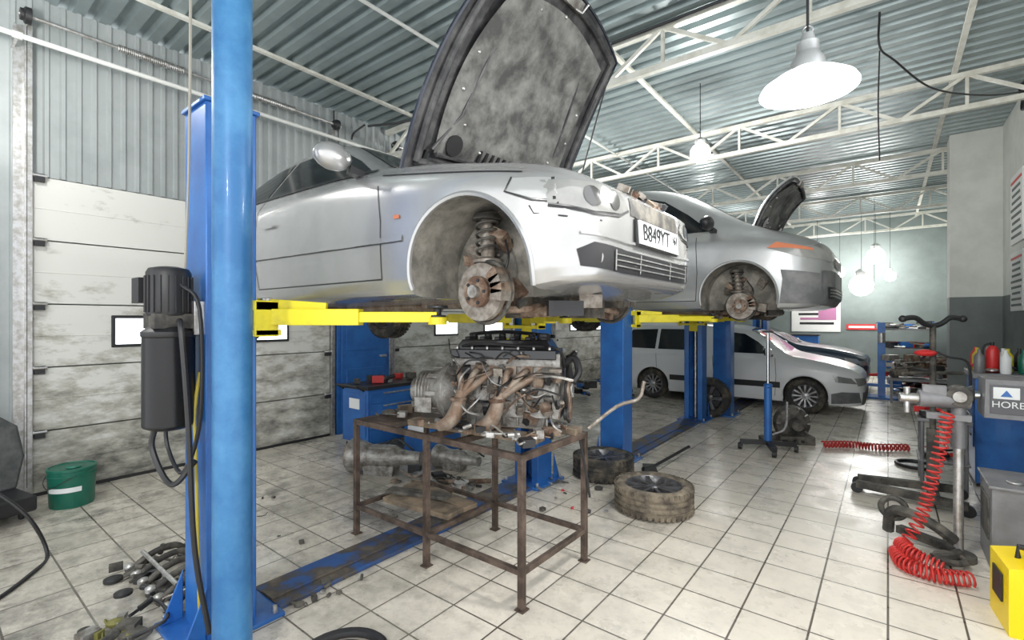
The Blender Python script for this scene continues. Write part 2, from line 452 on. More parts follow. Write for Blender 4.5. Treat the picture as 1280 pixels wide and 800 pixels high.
        for k in range(4):
            a = math.radians(-8 + k * 15); b.box((ax + .125 * math.cos(a), yy, z + .125 * math.sin(a)), (.065, .10, .048), rust if k % 2 else dirtyst, (0, -a, 0))
        b.torus(.15, .012, dirtyblk, TR(ax, yy - sg * .03, z) @ RX, 24)
        b.box((ax, yy - sg * .06, z), (.09, .06, .26), rust, (0, .15, 0))
        b.cyl((ax - .02, yy - sg * .07, z + .08), (ax - .05, yy - sg * .11, z + .3), .03, dirtyst)
        if spring:
            b.tube(helix([(ax - .035, yy - sg * .08, z + .19), (ax - .06, yy - sg * .10, z + .40)], 5, .055, 14), .0075, dirtyblk, 6)
            b.cyl((ax - .04, yy - sg * .08, z + .17), (ax - .06, yy - sg * .10, z + .40), .030, dirtyst)
            b.lathe([(.03, 0), (.072, .0), (.072, .015), (.03, .03)], dirtyst, TR(ax - .035, yy - sg * .08, z + .15), 20)
            b.lathe([(.03, 0), (.075, .0), (.06, .03), (.03, .04)], dirtyblk, TR(ax - .06, yy - sg * .10, z + .37), 20)
        b.tube(curvept([(ax + .03, yy, z - .08), (ax + .12, yy - sg * .2, z - .08), (ax + .1, yy - sg * .42, z - .05)], 10), .02, rust)
        b.tube(curvept([(ax - .03, yy, z - .05), (ax - .22, yy - sg * .22, z - .07), (ax - .3, yy - sg * .42, z - .04)], 10), .022, rust)
        b.tube([(ax, yy - sg * .05, z), (ax, yy - sg * .45, z + .03)], .022, rust)
        b.tube(curvept([(ax + .05, yy - sg * .04, z), (ax + .12, yy - sg * .05, z + .15), (ax + .04, yy - sg * .12, z + .28)], 14), .006, black)
        for k in range(8):
            b.box((ax + random.uniform(-.2, .2), yy - sg * random.uniform(.12, .18), z + random.uniform(-.06, .3)), (random.uniform(.03, .12), .05, random.uniform(.03, .12)), random.choice([liner, under, dirtyst, rust]), (random.random(), random.random(), 0))
        b.obj('hub_assembly', parent=s.root)
    def mirror(s, x, y, z, cm, gl=glass_d):
        for sg in (-1, 1):
            b = B(); b.ball((x, sg * y, z), .1, cm, (.62, 1.15, .78)); b.ball((x - .03, sg * y, z), .088, gl, (.55, 1.1, .74))
            b.beam((x, sg * (y - .1), z - .05), (x + .02, sg * (y - .18), z - .07), .06, .04, black); b.obj('side_mirror', parent=s.root)
    def wheels(s, axs, R, y, z, spokes=10):
        for ax in axs:
            for sg in (-1, 1):
                b = B(); T = TR(ax, sg * y, z) @ (RX if sg < 0 else Matrix.Rotation(-pi / 2, 4, 'X')); add_wheel(b, T, R, .19, R * .66, spokes)
                b.obj('wheel', parent=s.root)
    def underbits(s, xr, xf, seed=1, z=.17):
        random.seed(seed); b = B()
        b.beam((xf - .1, -.42, z), (xf - .1, .42, z), .12, .06, rust); b.beam((xf - .35, -.35, z + .0), (xf + .25, -.32, z), .07, .06, under)
        b.beam((xf - .35, .35, z), (xf + .25, .32, z), .07, .06, under)
        b.tube(curvept([(xf - .3, .12, z - .02), (xf - 1, .1, z + .01), (xf - 1.9, .15, z), (xr + .2, .2, z), (xr - .3, .4, z + .02)], 30), .035, rustpipe)
        b.lathe([(.03, 0), (.10, .05), (.10, .45), (.03, .5)], rustpipe, TR(xf - 1.7, .14, z) @ RY @ Matrix.Diagonal((.6, 1.2, 1, 1)), 16)
        b.beam((xr, -.45, z), (xr, .45, z), .1, .07, rust); b.beam((xr - .25, -.3, z), (xr + .35, -.42, z), .05, .05, under); b.beam((xr - .25, .3, z), (xr + .35, .42, z), .05, .05, under)
        for k in range(14):
            b.box((xf + random.uniform(-.5, .30), random.uniform(-.4, .4), z - random.uniform(0, .06)), (random.uniform(.05, .2), random.uniform(.05, .2), random.uniform(.04, .1)), random.choice([under, rust, dirtyst, black]), (0, 0, random.random()))
        b.obj('underbody_parts', parent=s.root)

# ---- silver coupe on the first lift
def sc(x): return x if x > -1 else -1 + (x + 1) * .92
k1 = [(.59, .34, .55, .40, .60, .36), (.58, .29, .60, .52, .66, .46), (.535, .255, .655, .645, .705, .56), (.43, .235, .70, .755, .755, .66), (.2, .20, .745, .83, .815, .70),
      (0, .2, .775, .855, .85, .72), (-.3, .2, .82, .865, .90, .74), (-.60, .2, .86, .865, .94, .74), (-.75, .2, .872, .865, .99, .71), (-1.0, .2, .885, .865, 1.125, .655), (-1.35, .2, .89, .865, 1.29, .585),
      (-1.6, .2, .895, .865, 1.34, .565), (-2.1, .2, .90, .865, 1.355, .56), (-2.5, .2, .905, .865, 1.32, .56), (-2.9, .2, .91, .86, 1.19, .59), (-3.2, .21, .92, .845, 1.03, .65), (-3.38, .22, .925, .83, .97, .69),
      (-3.6, .25, .91, .79, .95, .68), (-3.72, .3, .87, .69, .91, .58), (-3.76, .36, .80, .57, .84, .46)]
k1 = [(sc(k[0]),) + k[1:] for k in k1]
c1 = Car('silver_coupe_car', k1, (-1.545, 2.43, 1.465), silver, [0, sc(-2.72)], .345, .31, bay=(-.48, .42, .47, .36))
c1.patch([(-.78, .935), (-1.0, 1.06), (-1.30, 1.20), (-1.53, 1.255), (-1.93, 1.262), (-1.95, .94)], 'R', glass_d, both=True, name='front_side_glass')
c1.patch([(-1.99, .945), (-1.98, 1.262), (-2.25, 1.24), (-2.5, 1.16), (-2.74, 1.03), (-2.72, .965)], 'R', glass_d, both=True, name='rear_quarter_glass')
c1.patch([(-.70, -.62), (-.66, 0), (-.70, .62), (-1.34, .49), (-1.37, 0), (-1.34, -.49)], 'T', glass_d, name='windshield')
c1.patch([(-2.42, -.46), (-2.40, .46), (-2.92, .55), (-2.95, -.55)], 'T', glass_d, name='rear_window')
c1.line([(-.60, .80), (-.56, .60), (-.57, .30)], 'R', both=True); c1.line([(-1.98, .93), (-2.03, .6), (-1.98, .30)], 'R', both=True)
c1.line([(-.57, .30), (-1.98, .30)], 'R', both=True); c1.line([(-.72, .925), (-1.3, .94), (-2.75, .955)], 'R', .02, blackg, .006, 'belt_trim', both=True)
c1.line([(-.38, .50), (-2.1, .52)], 'R', .028, silver, .009, 'side_moulding', both=True)
c1.line([(-.38, .485), (-2.1, .505)], 'R', .006, black, .009, 'side_moulding_shadow_gap', both=True)
c1.line([(-1.72, .72), (-1.9, .725)], 'R', .026, silver, .02, 'door_handle', both=True)
c1.line([(-.60, .862), (-.3, .815), (0, .77), (.3, .725)], 'R', both=True, w=.007)
c1.line([(.35, .57), (.37, .535), (.48, .52), (.57, .515)], 'R', both=True, w=.007)
c1.patch([(-.755, .575), (-.76, .675), (-.60, .678), (-.40, .665), (-.34, .60), (-.42, .565), (-.60, .55)], 'F', lens, .006, 'headlamp', .03, both=True)
def disc(cx, cz, r): return [(cx + r * math.cos(2 * pi * i / 20), cz + r * math.sin(2 * pi * i / 20)) for i in range(20)]
c1.patch(disc(.60, .615, .044), 'F', lens_d, .009, 'headlamp_bowl', .03, both=True); c1.patch(disc(.465, .612, .040), 'F', lens_d, .009, 'headlamp_bowl', .03, both=True)
c1.patch([(.25, .64), (.27, .695), (.44, .685), (.46, .585), (.36, .60)], 'R', lens_c, .006, 'corner_lamp', .03, both=True)
c1.line([(-.755, .565), (-.60, .54), (-.42, .555), (-.34, .59)], 'F', .012, black, .007, 'headlamp_gap', both=True)
c1.line([(.265, .70), (.24, .64), (.36, .592), (.46, .575)], 'R', .008, black, .007, 'corner_lamp_gap', both=True)
c1.line([(.43, .685), (.445, .59)], 'R', .010, black, .008, 'corner_lamp_divider', both=True)
c1.patch([(-.40, .60), (-.405, .62), (-.45, .62), (-.445, .60)], 'R', orange, .008, 'turn_signal', .03, both=True)
c1.patch([(-.65, .315), (-.67, .385), (-.60, .42), (-.35, .405), (.35, .405), (.60, .42), (.67, .385), (.65, .315), (.40, .30), (-.40, .30)], 'F', black, .004, 'lower_intake', .03)
c1.patch([(-.31, .575), (-.31, .66), (.31, .66), (.31, .575)], 'F', dirtyblk, .004, 'grille_opening', .03)
for zz in (.33, .355, .38): c1.line([(-.46, zz), (.46, zz)], 'F', .006, alu2, .009, 'intake_slat')
for yy in (-.46, .46, -.2, .2): c1.line([(yy, .31), (yy, .40)], 'F', .012, silver, .010, 'intake_post')
c1.line([(-.66, .455), (-.35, .445), (.35, .445), (.66, .455)], 'F', .012, silver, .012, 'bumper_crease')
fb = B()
for sg in (-1, 1):
    fb.lathe([(.04, 0), (.043, .02), (.03, .035), (.001, .038)], label, TR(.515, sg * .565, .36) @ Matrix.Rotation(sg * .75, 4, 'Z') @ RY, 20)
    fb.torus(.048, .008, silver, TR(.535, sg * .585, .36) @ Matrix.Rotation(sg * .75, 4, 'Z') @ RY, 24)
random.seed(8)
for k in range(40):
    fb.box((.52 + random.uniform(-.06, .03), random.uniform(-.33, .33), random.uniform(.62, .73)), (random.uniform(.02, .06), random.uniform(.02, .08), random.uniform(.02, .045)), random.choice([rust, dirtyst, black, rust, dirtyblk]), (random.random(), random.random(), random.random()))
fb.beam((.53, -.42, .655), (.53, .42, .655), .03, .03, rust)
fb.obj('front_fittings', parent=c1.root)
pb = B(); pb.box((.612, 0, .505), (.012, .52, .112), label, (0, -.06, 0)); pb.box((.604, 0, .505), (.012, .54, .13), black, (0, -.06, 0)); pb.obj('license_plate', parent=c1.root)
text('B849YT', .115, (.620, -.05, .505), (pi / 2, 0, pi / 2), black, 'plate_letters', c1.root, sx=.95)
text('161', .07, (.620, .205, .517), (pi / 2, 0, pi / 2), black, 'plate_region', c1.root, sx=.8)
c1.mirror(-.86, .96, .985, silver)
for sg in (-1, 1): c1.hub(0, sg, .22, .69)
c1.wheels([sc(-2.72)], .305, .74, .20)
c1.underbits(sc(-2.72), 0, 3, .19)
# open hood
def hood(root, hinge, L, w0, ang, outer, seed=1, pad=padm):
    e = bpy.data.objects.new('open_hood', None); COL.objects.link(e); e.parent = root; e.location = hinge; e.rotation_euler = (0, -ang, 0)
    def P(s, t, dz=0, k=1.):
        w = w0 * (1 + .03 * math.sin(s * pi) - .16 * s * s); x = s * L * (1 - .12 * t * t) + .02 - .04 * t * t * (1 - s)
        return Vector((L / 2 + (x - L / 2) * k, t * w * k, .035 * (1 - t * t) + .03 * math.sin(s * pi) - .05 * s ** 4 + dz))
    nS, nT = 22, 24
    def grid(dz, k, mat, fn=None, flip=False):
        vs = []; fs = []
        for i in range(nS + 1):
            for j in range(nT + 1):
                s_, t_ = i / nS, -1 + 2 * j / nT
                p = P(s_, t_, dz, k)
                if fn: p.z += fn(p, s_, t_)
                vs.append(p)
        for i in range(nS):
            for j in range(nT): fs.append((i * (nT + 1) + j, i * (nT + 1) + j + 1, (i + 1) * (nT + 1) + j + 1, (i + 1) * (nT + 1) + j))
        return vs, fs
    b = B(); vs, fs = grid(0, 1, outer); b.add(vs, fs, outer, True)
    vs, fs = grid(-.014, .995, padrim); b.add(vs, fs, padrim, True)
    rim_ = [P(s_ / 20, -1) for s_ in range(21)] + [P(1, -1 + 2 * j / 20) for j in range(1, 21)] + [P(1 - s_ / 20, 1) for s_ in range(1, 21)] + [P(0, 1 - 2 * j / 20) for j in range(1, 21)]
    b.tube([p + Vector((0, 0, -.008)) for p in rim_], .012, outer, 6)
    rim2 = [P(s_ / 20, -.9, -.03) for s_ in range(1, 20)] + [P(.95, -.9 + 1.8 * j / 20, -.03) for j in range(1, 21)] + [P(.95 - .9 * s_ / 20, .9, -.03) for s_ in range(1, 21)] + [P(.05, .9 - 1.8 * j / 20, -.03) for j in range(1, 21)]
    b.tube(rim2, .022, padrim, 8)
    b.obj('hood_shell', parent=e)
    b = B()
    def dent(p, s_, t_):
        q = Vector((p.x * 4.2, p.y * 4.2, seed)); edge = min(1, min(s_, 1 - s_, (1 - abs(t_)) / 2) * 12)
        return -.03 * edge + noise.noise(q) * .03 * edge + noise.noise(q * 2.7) * .012 * edge
    vs, fs = grid(-.02, .78, pad, dent); b.add(vs, fs, pad, True)
    b.obj('insulation_pad', parent=e)
    b = B()
    b.tube([P(.10, -.75 + 1.5 * j / 12, -.045) for j in range(13)], .014, padrim, 6)
    for sg in (-1, 1):
        b.tube([P(.12, sg * .8, -.045), P(.3, sg * .62, -.05), P(.62, sg * .58, -.05), P(.9, sg * .45, -.045)], .009, padrim, 6)
        b.lathe([(.001, 0), (.06, 0), (.06, .03), (.04, .035), (.001, .03)], black, TR(*P(.16, sg * .62, -.075)), 20)
    for k in range(9):
        p = P(.13, -.30 + k * .075, -.05); b.box(p, (.10, .018, .02), black)
    b.box(P(.95, 0, -.05), (.06, .16, .03), alu); b.tube([P(.93, 0, -.05), P(.93, .1, -.09), P(.97, .1, -.1)], .006, alu2)
    for k in range(14):
        a = 2 * pi * k / 14; b.ball(P(.5 + .38 * math.cos(a), .72 * math.sin(a), -.052), .012, alu2, seg=8)
    b.obj('hood_inner_ribs', parent=e)
    return e
hood(c1.root, (-.54, 0, .93), 1.24, .745, math.radians(60), M('dark_hood_paint', (.02, .025, .04), .25, .3, coat=.6))
b = B(); b.cyl((-.3, .6, .80), (.0, .60, 1.71), .006, black, seg=8)
for sg in (-1, 1): b.beam((-.62, sg * .62, .85), (-.48, sg * .62, 1.03), .02, .03, black)
b.obj('hood_props', parent=c1.root)

# ---- grey minivan on the second lift (cab-forward)
k2 = [(.82, .34, .66, .42, .72, .36), (.80, .28, .72, .56, .79, .48), (.72, .23, .79, .74, .87, .60), (.54, .2, .87, .86, .965, .68), (.28, .2, .93, .90, 1.05, .72), (.02, .2, .965, .912, 1.17, .73), (-.22, .2, .99, .92, 1.33, .71),
      (-.52, .2, 1.0, .92, 1.53, .67), (-.85, .2, 1.01, .92, 1.68, .64), (-1.25, .2, 1.02, .92, 1.75, .63), (-2.2, .2, 1.03, .92, 1.77, .63), (-3.0, .2, 1.03, .91, 1.72, .62), (-3.45, .22, 1.02, .88, 1.60, .6), (-3.62, .27, .98, .79, 1.36, .56), (-3.68, .34, .92, .66, 1.15, .5)]
c2 = Car('grey_minivan_car', k2, (-1.25, 6.32, 1.46), silver2, [0, -2.75], .37, .33)
c2.patch([(-.28, 1.06), (-.55, 1.29), (-.85, 1.50), (-1.1, 1.58), (-1.28, 1.59), (-1.28, 1.06)], 'R', glass_d, both=True, name='front_side_glass')
c2.patch([(-1.36, 1.06), (-1.36, 1.60), (-2.25, 1.61), (-2.25, 1.07)], 'R', glass_d, both=True, name='rear_side_glass')
c2.patch([(-2.33, 1.07), (-2.33, 1.61), (-2.95, 1.56), (-3.3, 1.12)], 'R', glass_d, both=True, name='quarter_glass')
c2.patch([(.02, -.62), (.08, 0), (.02, .62), (-.86, .55), (-.90, 0), (-.86, -.55)], 'T', glass_d, name='windshield')
for x in (-.42, -1.32, -2.3): c2.line([(x, 1.0), (x + .02, .6), (x, .30)], 'R', both=True)
c2.line([(-.42, .30), (-2.25, .30)], 'R', both=True)
c2.line([(-.42, .55), (-2.3, .56)], 'R', .05, silver2, .01, 'side_moulding', both=True)
c2.line([(-1.1, .86), (-1.26, .865)], 'R', .03, silver2, .02, 'door_handle', both=True)
c2.patch([(-.82, .70), (-.84, .80), (-.62, .86), (-.44, .80), (-.42, .70), (-.60, .66)], 'F', lens, .006, 'headlamp', .03, both=True)
c2.patch([(.28, .82), (.36, .87), (.66, .80), (.70, .70), (.55, .72)], 'R', lens, .006, 'headlamp_side', .03, both=True)
c2.patch([(.28, .82), (.36, .875), (.66, .80), (.67, .775), (.45, .81)], 'R', orange, .009, 'turn_signal', .03, both=True)
gbump = M('unpainted_bumper', (.11, .115, .12), .55, 0, (.2, .2, .2), 5)
c2.patch([(.39, .26), (.42, .50), (.40, .60), (.72, .55), (.74, .25)], 'R', gbump, .008, 'bumper_side', .04, both=True)
c2.patch([(-.70, .24), (-.72, .58), (.72, .58), (.70, .24)], 'F', gbump, .008, 'bumper_front', .04)
c2.patch([(-.62, .30), (-.64, .42), (.64, .42), (.62, .30)], 'F', black, .013, 'bumper_intake', .04)
for zz in (.33, .36, .39): c2.line([(-.6, zz), (.6, zz)], 'F', .012, alu2, .018, 'bumper_slat')
c2.patch([(-.4, .62), (-.4, .72), (.4, .72), (.4, .62)], 'F', black, .008, 'grille', .04)
c2.mirror(-.26, 1.02, 1.12, black)
for sg in (-1, 1): c2.hub(0, sg, .24, .74)
c2.wheels([-2.75], .32, .80, .22)
c2.underbits(-2.75, 0, 5, .19)
hood(c2.root, (.10, 0, 1.10), .66, .64, math.radians(60), silver2, 5)

# ---- white wagon on the floor
k3 = [(.80, .26, .50, .45, .56, .4), (.78, .2, .57, .58, .64, .5), (.68, .17, .66, .72, .73, .6), (.4, .16, .75, .81, .83, .66), (0, .16, .83, .84, .91, .7), (-.25, .16, .875, .845, .965, .71), (-.42, .16, .90, .85, 1.08, .69), (-.65, .16, .91, .85, 1.27, .65),
      (-.9, .16, .92, .85, 1.40, .62), (-1.2, .16, .93, .85, 1.46, .61), (-2.2, .16, .94, .85, 1.49, .61), (-3.0, .16, .94, .85, 1.48, .61), (-3.25, .2, .93, .83, 1.43, .6), (-3.38, .26, .9, .76, 1.22, .56)]
c3 = Car('white_wagon_car', k3, (-1.08, 10.05, 0), white_p, [0, -2.6], .325, .30)
c3.patch([(-.50, .96), (-.72, 1.16), (-.95, 1.30), (-1.38, 1.35), (-1.40, .97)], 'R', glass_d, both=True, name='front_side_glass')
c3.patch([(-1.9, .98), (-1.9, 1.37), (-2.5, 1.37), (-2.5, .98)], 'R', glass_d, both=True, name='rear_side_glass')
c3.patch([(-2.56, .98), (-2.56, 1.37), (-3.1, 1.35), (-3.2, .99)], 'R', glass_d, both=True, name='quarter_glass')
c3.patch([(-.34, -.62), (-.30, 0), (-.34, .62), (-.86, .54), (-.90, 0), (-.86, -.54)], 'T', glass_d, name='windshield')
for x in (-.44, -1.46, -2.53): c3.line([(x, .90), (x + .02, .6), (x, .26)], 'R', both=True)
c3.line([(-.36, .45), (-2.25, .45)], 'R', .10, black, .01, 'side_moulding', both=True)
c3.patch([(.36, .20), (.36, .36), (.50, .40), (.72, .40), (.74, .24)], 'R', gbump, .01, 'bumper_side', .04, both=True)
c3.patch([(-.62, .20), (-.62, .40), (.62, .40), (.62, .20)], 'F', gbump, .01, 'bumper_front', .04)
c3.patch([(-.70, .50), (-.72, .62), (-.45, .62), (-.38, .53)], 'F', lens, .006, 'headlamp', .03, both=True)
c3.patch([(.42, .55), (.38, .66), (.62, .62), (.70, .53)], 'R', lens, .006, 'headlamp_side', .03, both=True)
c3.mirror(-.52, .94, 1.0, white_p)
c3.wheels([0, -2.6], .29, .745, .29, 12)
# ---- dark sedan far back
k4 = [(.80, .26, .58, .45, .64, .4), (.77, .2, .66, .6, .73, .5), (.66, .17, .73, .74, .80, .6), (.35, .17, .82, .82, .89, .68), (-.1, .17, .88, .85, .96, .72), (-.5, .17, .90, .86, 1.02, .71), (-.95, .17, .92, .86, 1.26, .63), (-1.35, .17, .93, .86, 1.42, .57),
      (-2.0, .17, .94, .86, 1.45, .56), (-2.6, .17, .95, .86, 1.36, .57), (-3.1, .2, .96, .84, 1.08, .65), (-3.5, .24, .94, .79, 1.0, .66), (-3.65, .3, .86, .66, .92, .5)]
c4 = Car('dark_sedan_car', k4, (-1.12, 13.3, 0), navy_p, [0, -2.6], .33, .30)
c4.patch([(-.66, .98), (-1.1, 1.22), (-1.35, 1.32), (-1.7, 1.33), (-1.7, .99)], 'R', glass_d, both=True, name='front_side_glass')
c4.patch([(-1.78, .99), (-1.78, 1.33), (-2.3, 1.3), (-2.75, 1.03)], 'R', glass_d, both=True, name='rear_side_glass')
c4.patch([(-.56, -.6), (-.5, 0), (-.56, .6), (-1.32, .48), (-1.36, 0), (-1.32, -.48)], 'T', glass_d, name='windshield')
c4.patch([(-.74, .58), (-.76, .68), (-.45, .68), (-.40, .58)], 'F', lens, .006, 'headlamp', .03, both=True)
c4.patch([(.42, .62), (.38, .74), (.60, .72), (.68, .62)], 'R', lens_c, .006, 'headlamp_side', .03, both=True)
c4.mirror(-.72, .95, 1.02, navy_p)
c4.wheels([0, -2.6], .30, .75, .30, 5)

# ------------------------------------------------------------------ room
b = B(); b.box((-2.3, 7.2, -.05), (7.6, 20.6, .1), tilef); b.obj('floor')
b = B(); prof = []; y = -3.; pt = .19
while y < 17.2:
    prof += [(y, 4.40), (y + .085, 4.40), (y + .105, 4.455), (y + .165, 4.455), (y + .185, 4.40)]; y += pt
vs = [(-6.1, p[0], p[1]) for p in prof] + [(1.45, p[0], p[1]) for p in prof]; n = len(prof)
b.add(vs, [(i, i + 1, n + i + 1, n + i) for i in range(n - 1)], ceilm); b.box((-2.3, 7.1, 4.50), (7.6, 20.3, .04), ceilm); b.obj('ceiling', recalc=False)
WX = -5.95
b = B(); b.box((WX - .1, 7.1, 2.2), (.08, 20.3, 4.4), clad)
def ribs(b, y0, y1, z0, z1, mat, pitch=.11, x=WX):
    y = y0; pr = []
    while y < y1: pr += [(x, y), (x, y + pitch * .55), (x + .022, y + pitch * .65), (x + .022, y + pitch * .9)]; y += pitch
    pr.append((x, y1)); m = len(pr)
    b.add([(p[0], min(p[1], y1), z0) for p in pr] + [(p[0], min(p[1], y1), z1) for p in pr], [(i, i + 1, m + i + 1, m + i) for i in range(m - 1)], mat)
ribs(b, -3, .62, 0, 4.4, clad); ribs(b, .62, 3.65, 2.83, 4.4, clad); ribs(b, 3.65, 4.5, 0, 4.4, clad); ribs(b, 4.5, 7.6, 2.83, 4.4, clad); ribs(b, 7.6, 9.0, 0, 4.4, clad); ribs(b, 9., 12, 2.83, 4.4, clad); ribs(b, 12, 17.2, 0, 4.4, clad)
b.obj('wall_left', recalc=False)
b = B(); b.box((-2.3, 17.1, 2.2), (7.4, .1, 4.4), greyback); b.obj('wall_back')
b = B(); b.box((1.40, 10.0, 3.15), (.14, 14.1, 2.5), white_w); b.box((1.40, 10.0, .95), (.145, 14.1, 1.9), grey_w); b.obj('wall_right')
b = B(); b.box((1.04, 10.2, 3.15), (.58, .4, 2.5), white_w); b.box((1.04, 10.2, .95), (.585, .405, 1.9), grey_w); b.obj('wall_pier')
def gdoor(name, y0, y1, wins, idx):
    b = B(); H = 2.82; ns_ = 5; h = H / ns_
    for i in range(ns_):
        z0 = i * h
        b.box((WX + .03, (y0 + y1) / 2, z0 + h / 2), (.05, y1 - y0, h - .012), doorm)
        b.box((WX + .056, (y0 + y1) / 2, z0 + h * .5), (.006, y1 - y0, .01), doorm)
        for yy in (y0 + .04, y1 - .04):
            b.box((WX + .07, yy, z0 + h - .02), (.05, .07, .07), black); b.cyl((WX + .08, yy - .05, z0 + h), (WX + .08, yy + .05, z0 + h), .018, alu2, seg=10)
    b.box((WX + .03, (y0 + y1) / 2, .015), (.06, y1 - y0, .03), black)
    for yy in (y0 - .03, y1 + .03):
        b.box((WX + .07, yy, 2.05), (.06, .05, 4.1), alu2); b.box((WX + .04, yy + (-.05 if yy < y1 else .05), 2.05), (.02, .08, 4.1), alu2)
    b.cyl((WX + .16, y0 - .1, 4.15), (WX + .16, y1 + .1, 4.15), .016, alu2, seg=10)
    for q in (.2, .62):
        ya = y0 + (y1 - y0) * q; b.tube(helix([(WX + .16, ya, 4.15), (WX + .16, ya + .55, 4.15)], 34, .032, 8), .006, alu2, 5); b.cyl((WX + .16, ya, 4.15), (WX + .16, ya + .55, 4.15), .027, alu, seg=12)
    for yy in (y0 - .04, y1 + .04):
        b.lathe([(.07, -.02), (.07, .02), (.05, .03), (.05, .05)], black, TR(WX + .16, yy, 4.15) @ RX, 20); b.box((WX + .1, yy, 4.15), (.1, .01, .12), alu2)
        b.cyl((WX + .1, yy, 4.12), (WX + .1, yy, .1), .003, black, seg=5)
    b.obj(name, bevel=.003)
    for wy in wins:
        w = B(); w.box((WX + .062, wy, 1.44), (.02, .56, .31), black); w.box((WX + .068, wy, 1.44), (.02, .50, .25), skyglass)
        w.obj('window_%d' % idx[0], bevel=.006); idx[0] += 1
idx = [1]
gdoor('door_1', .72, 3.56, [1.54, 2.72], idx); gdoor('door_2', 4.62, 7.5, [5.72, 6.95], idx); gdoor('door_3', 9.1, 11.9, [10, 11.1], idx)
b = B(); b.box((WX + .05, 4.07, 1.05), (.1, .86, 2.1), blue); b.box((WX + .11, 4.07, 1.05), (.015, .74, 1.98), blue)
for z in (.5, 1.5): b.box((WX + .12, 4.07, z), (.012, .6, .75), blue)
b.box((WX + .14, 4.36, 1.03), (.05, .1, .03), alu2); b.obj('door_4', bevel=.004)
b = B(); b.cyl((WX + .3, .2, 3.90), (WX + .3, 9, 3.93), .022, pipe_w, seg=12)
for yy in (.6, 2.2, 3.9, 5.6, 7.2): b.beam((WX + .3, yy, 3.9), (WX, yy, 3.9), .02, .02, alu2); b.lathe([(.03, -.03), (.03, .03)], pipe_w, TR(WX + .3, yy, 3.9) @ RX, 12)
b.tube(curvept([(WX + .3, .2, 3.9), (WX + .3, .1, 3.7), (WX + .2, .1, 2.0), (WX + .2, .1, .1)], 20), .022, pipe_w); b.obj('wall_pipe')
b = B(); b.tube(curvept([(-5.6, 3.95, 4.2), (-5.2, 4.3, 4.28), (-4.5, 4.42, 4.33), (-2.8, 4.42, 4.33), (1.2, 4.42, 4.33)], 30), .015, black)
b.tube(curvept([(-5.6, 3.9, 4.2), (-5.62, 3.75, 4.05), (-5.6, 3.7, 3.95)], 10), .013, black); b.obj('ceiling_conduit')
b = B(); b.cyl((-3.6, -2.5, 4.33), (-3.6, 16.9, 4.33), .018, pipe_w, seg=10); b.obj('ceiling_pipe')
def truss(y, x0=-5.9, x1=1.31):
    b = B(); zt, zb = 4.345, 3.97
    b.box(((x0 + x1) / 2, 0, zt), (x1 - x0, .06, .06), trussm); b.box(((x0 + x1) / 2, 0, zb), (x1 - x0, .06, .06), trussm)
    n = 6; p = (x1 - x0) / n
    for i in range(n):
        xa = x0 + i * p
        b.beam((xa, 0, zb), (xa + p / 2, 0, zt), .035, .035, trussm, (0, 1, 0)); b.beam((xa + p / 2, 0, zt), (xa + p, 0, zb), .035, .035, trussm, (0, 1, 0))
        b.box((xa + p / 2, 0, (zt + zb) / 2), (.03, .03, zt - zb), trussm)
    b.obj('roof_truss', (0, y, 0))
for y in (4.5, 7.5, 10.55, 13.5, 16.4): truss(y)
b = B()
for x in (-5.2, -2.3, .6): b.box((x, 7, 4.385), (.05, 20, .03), trussm)
b.obj('ceiling_purlins')

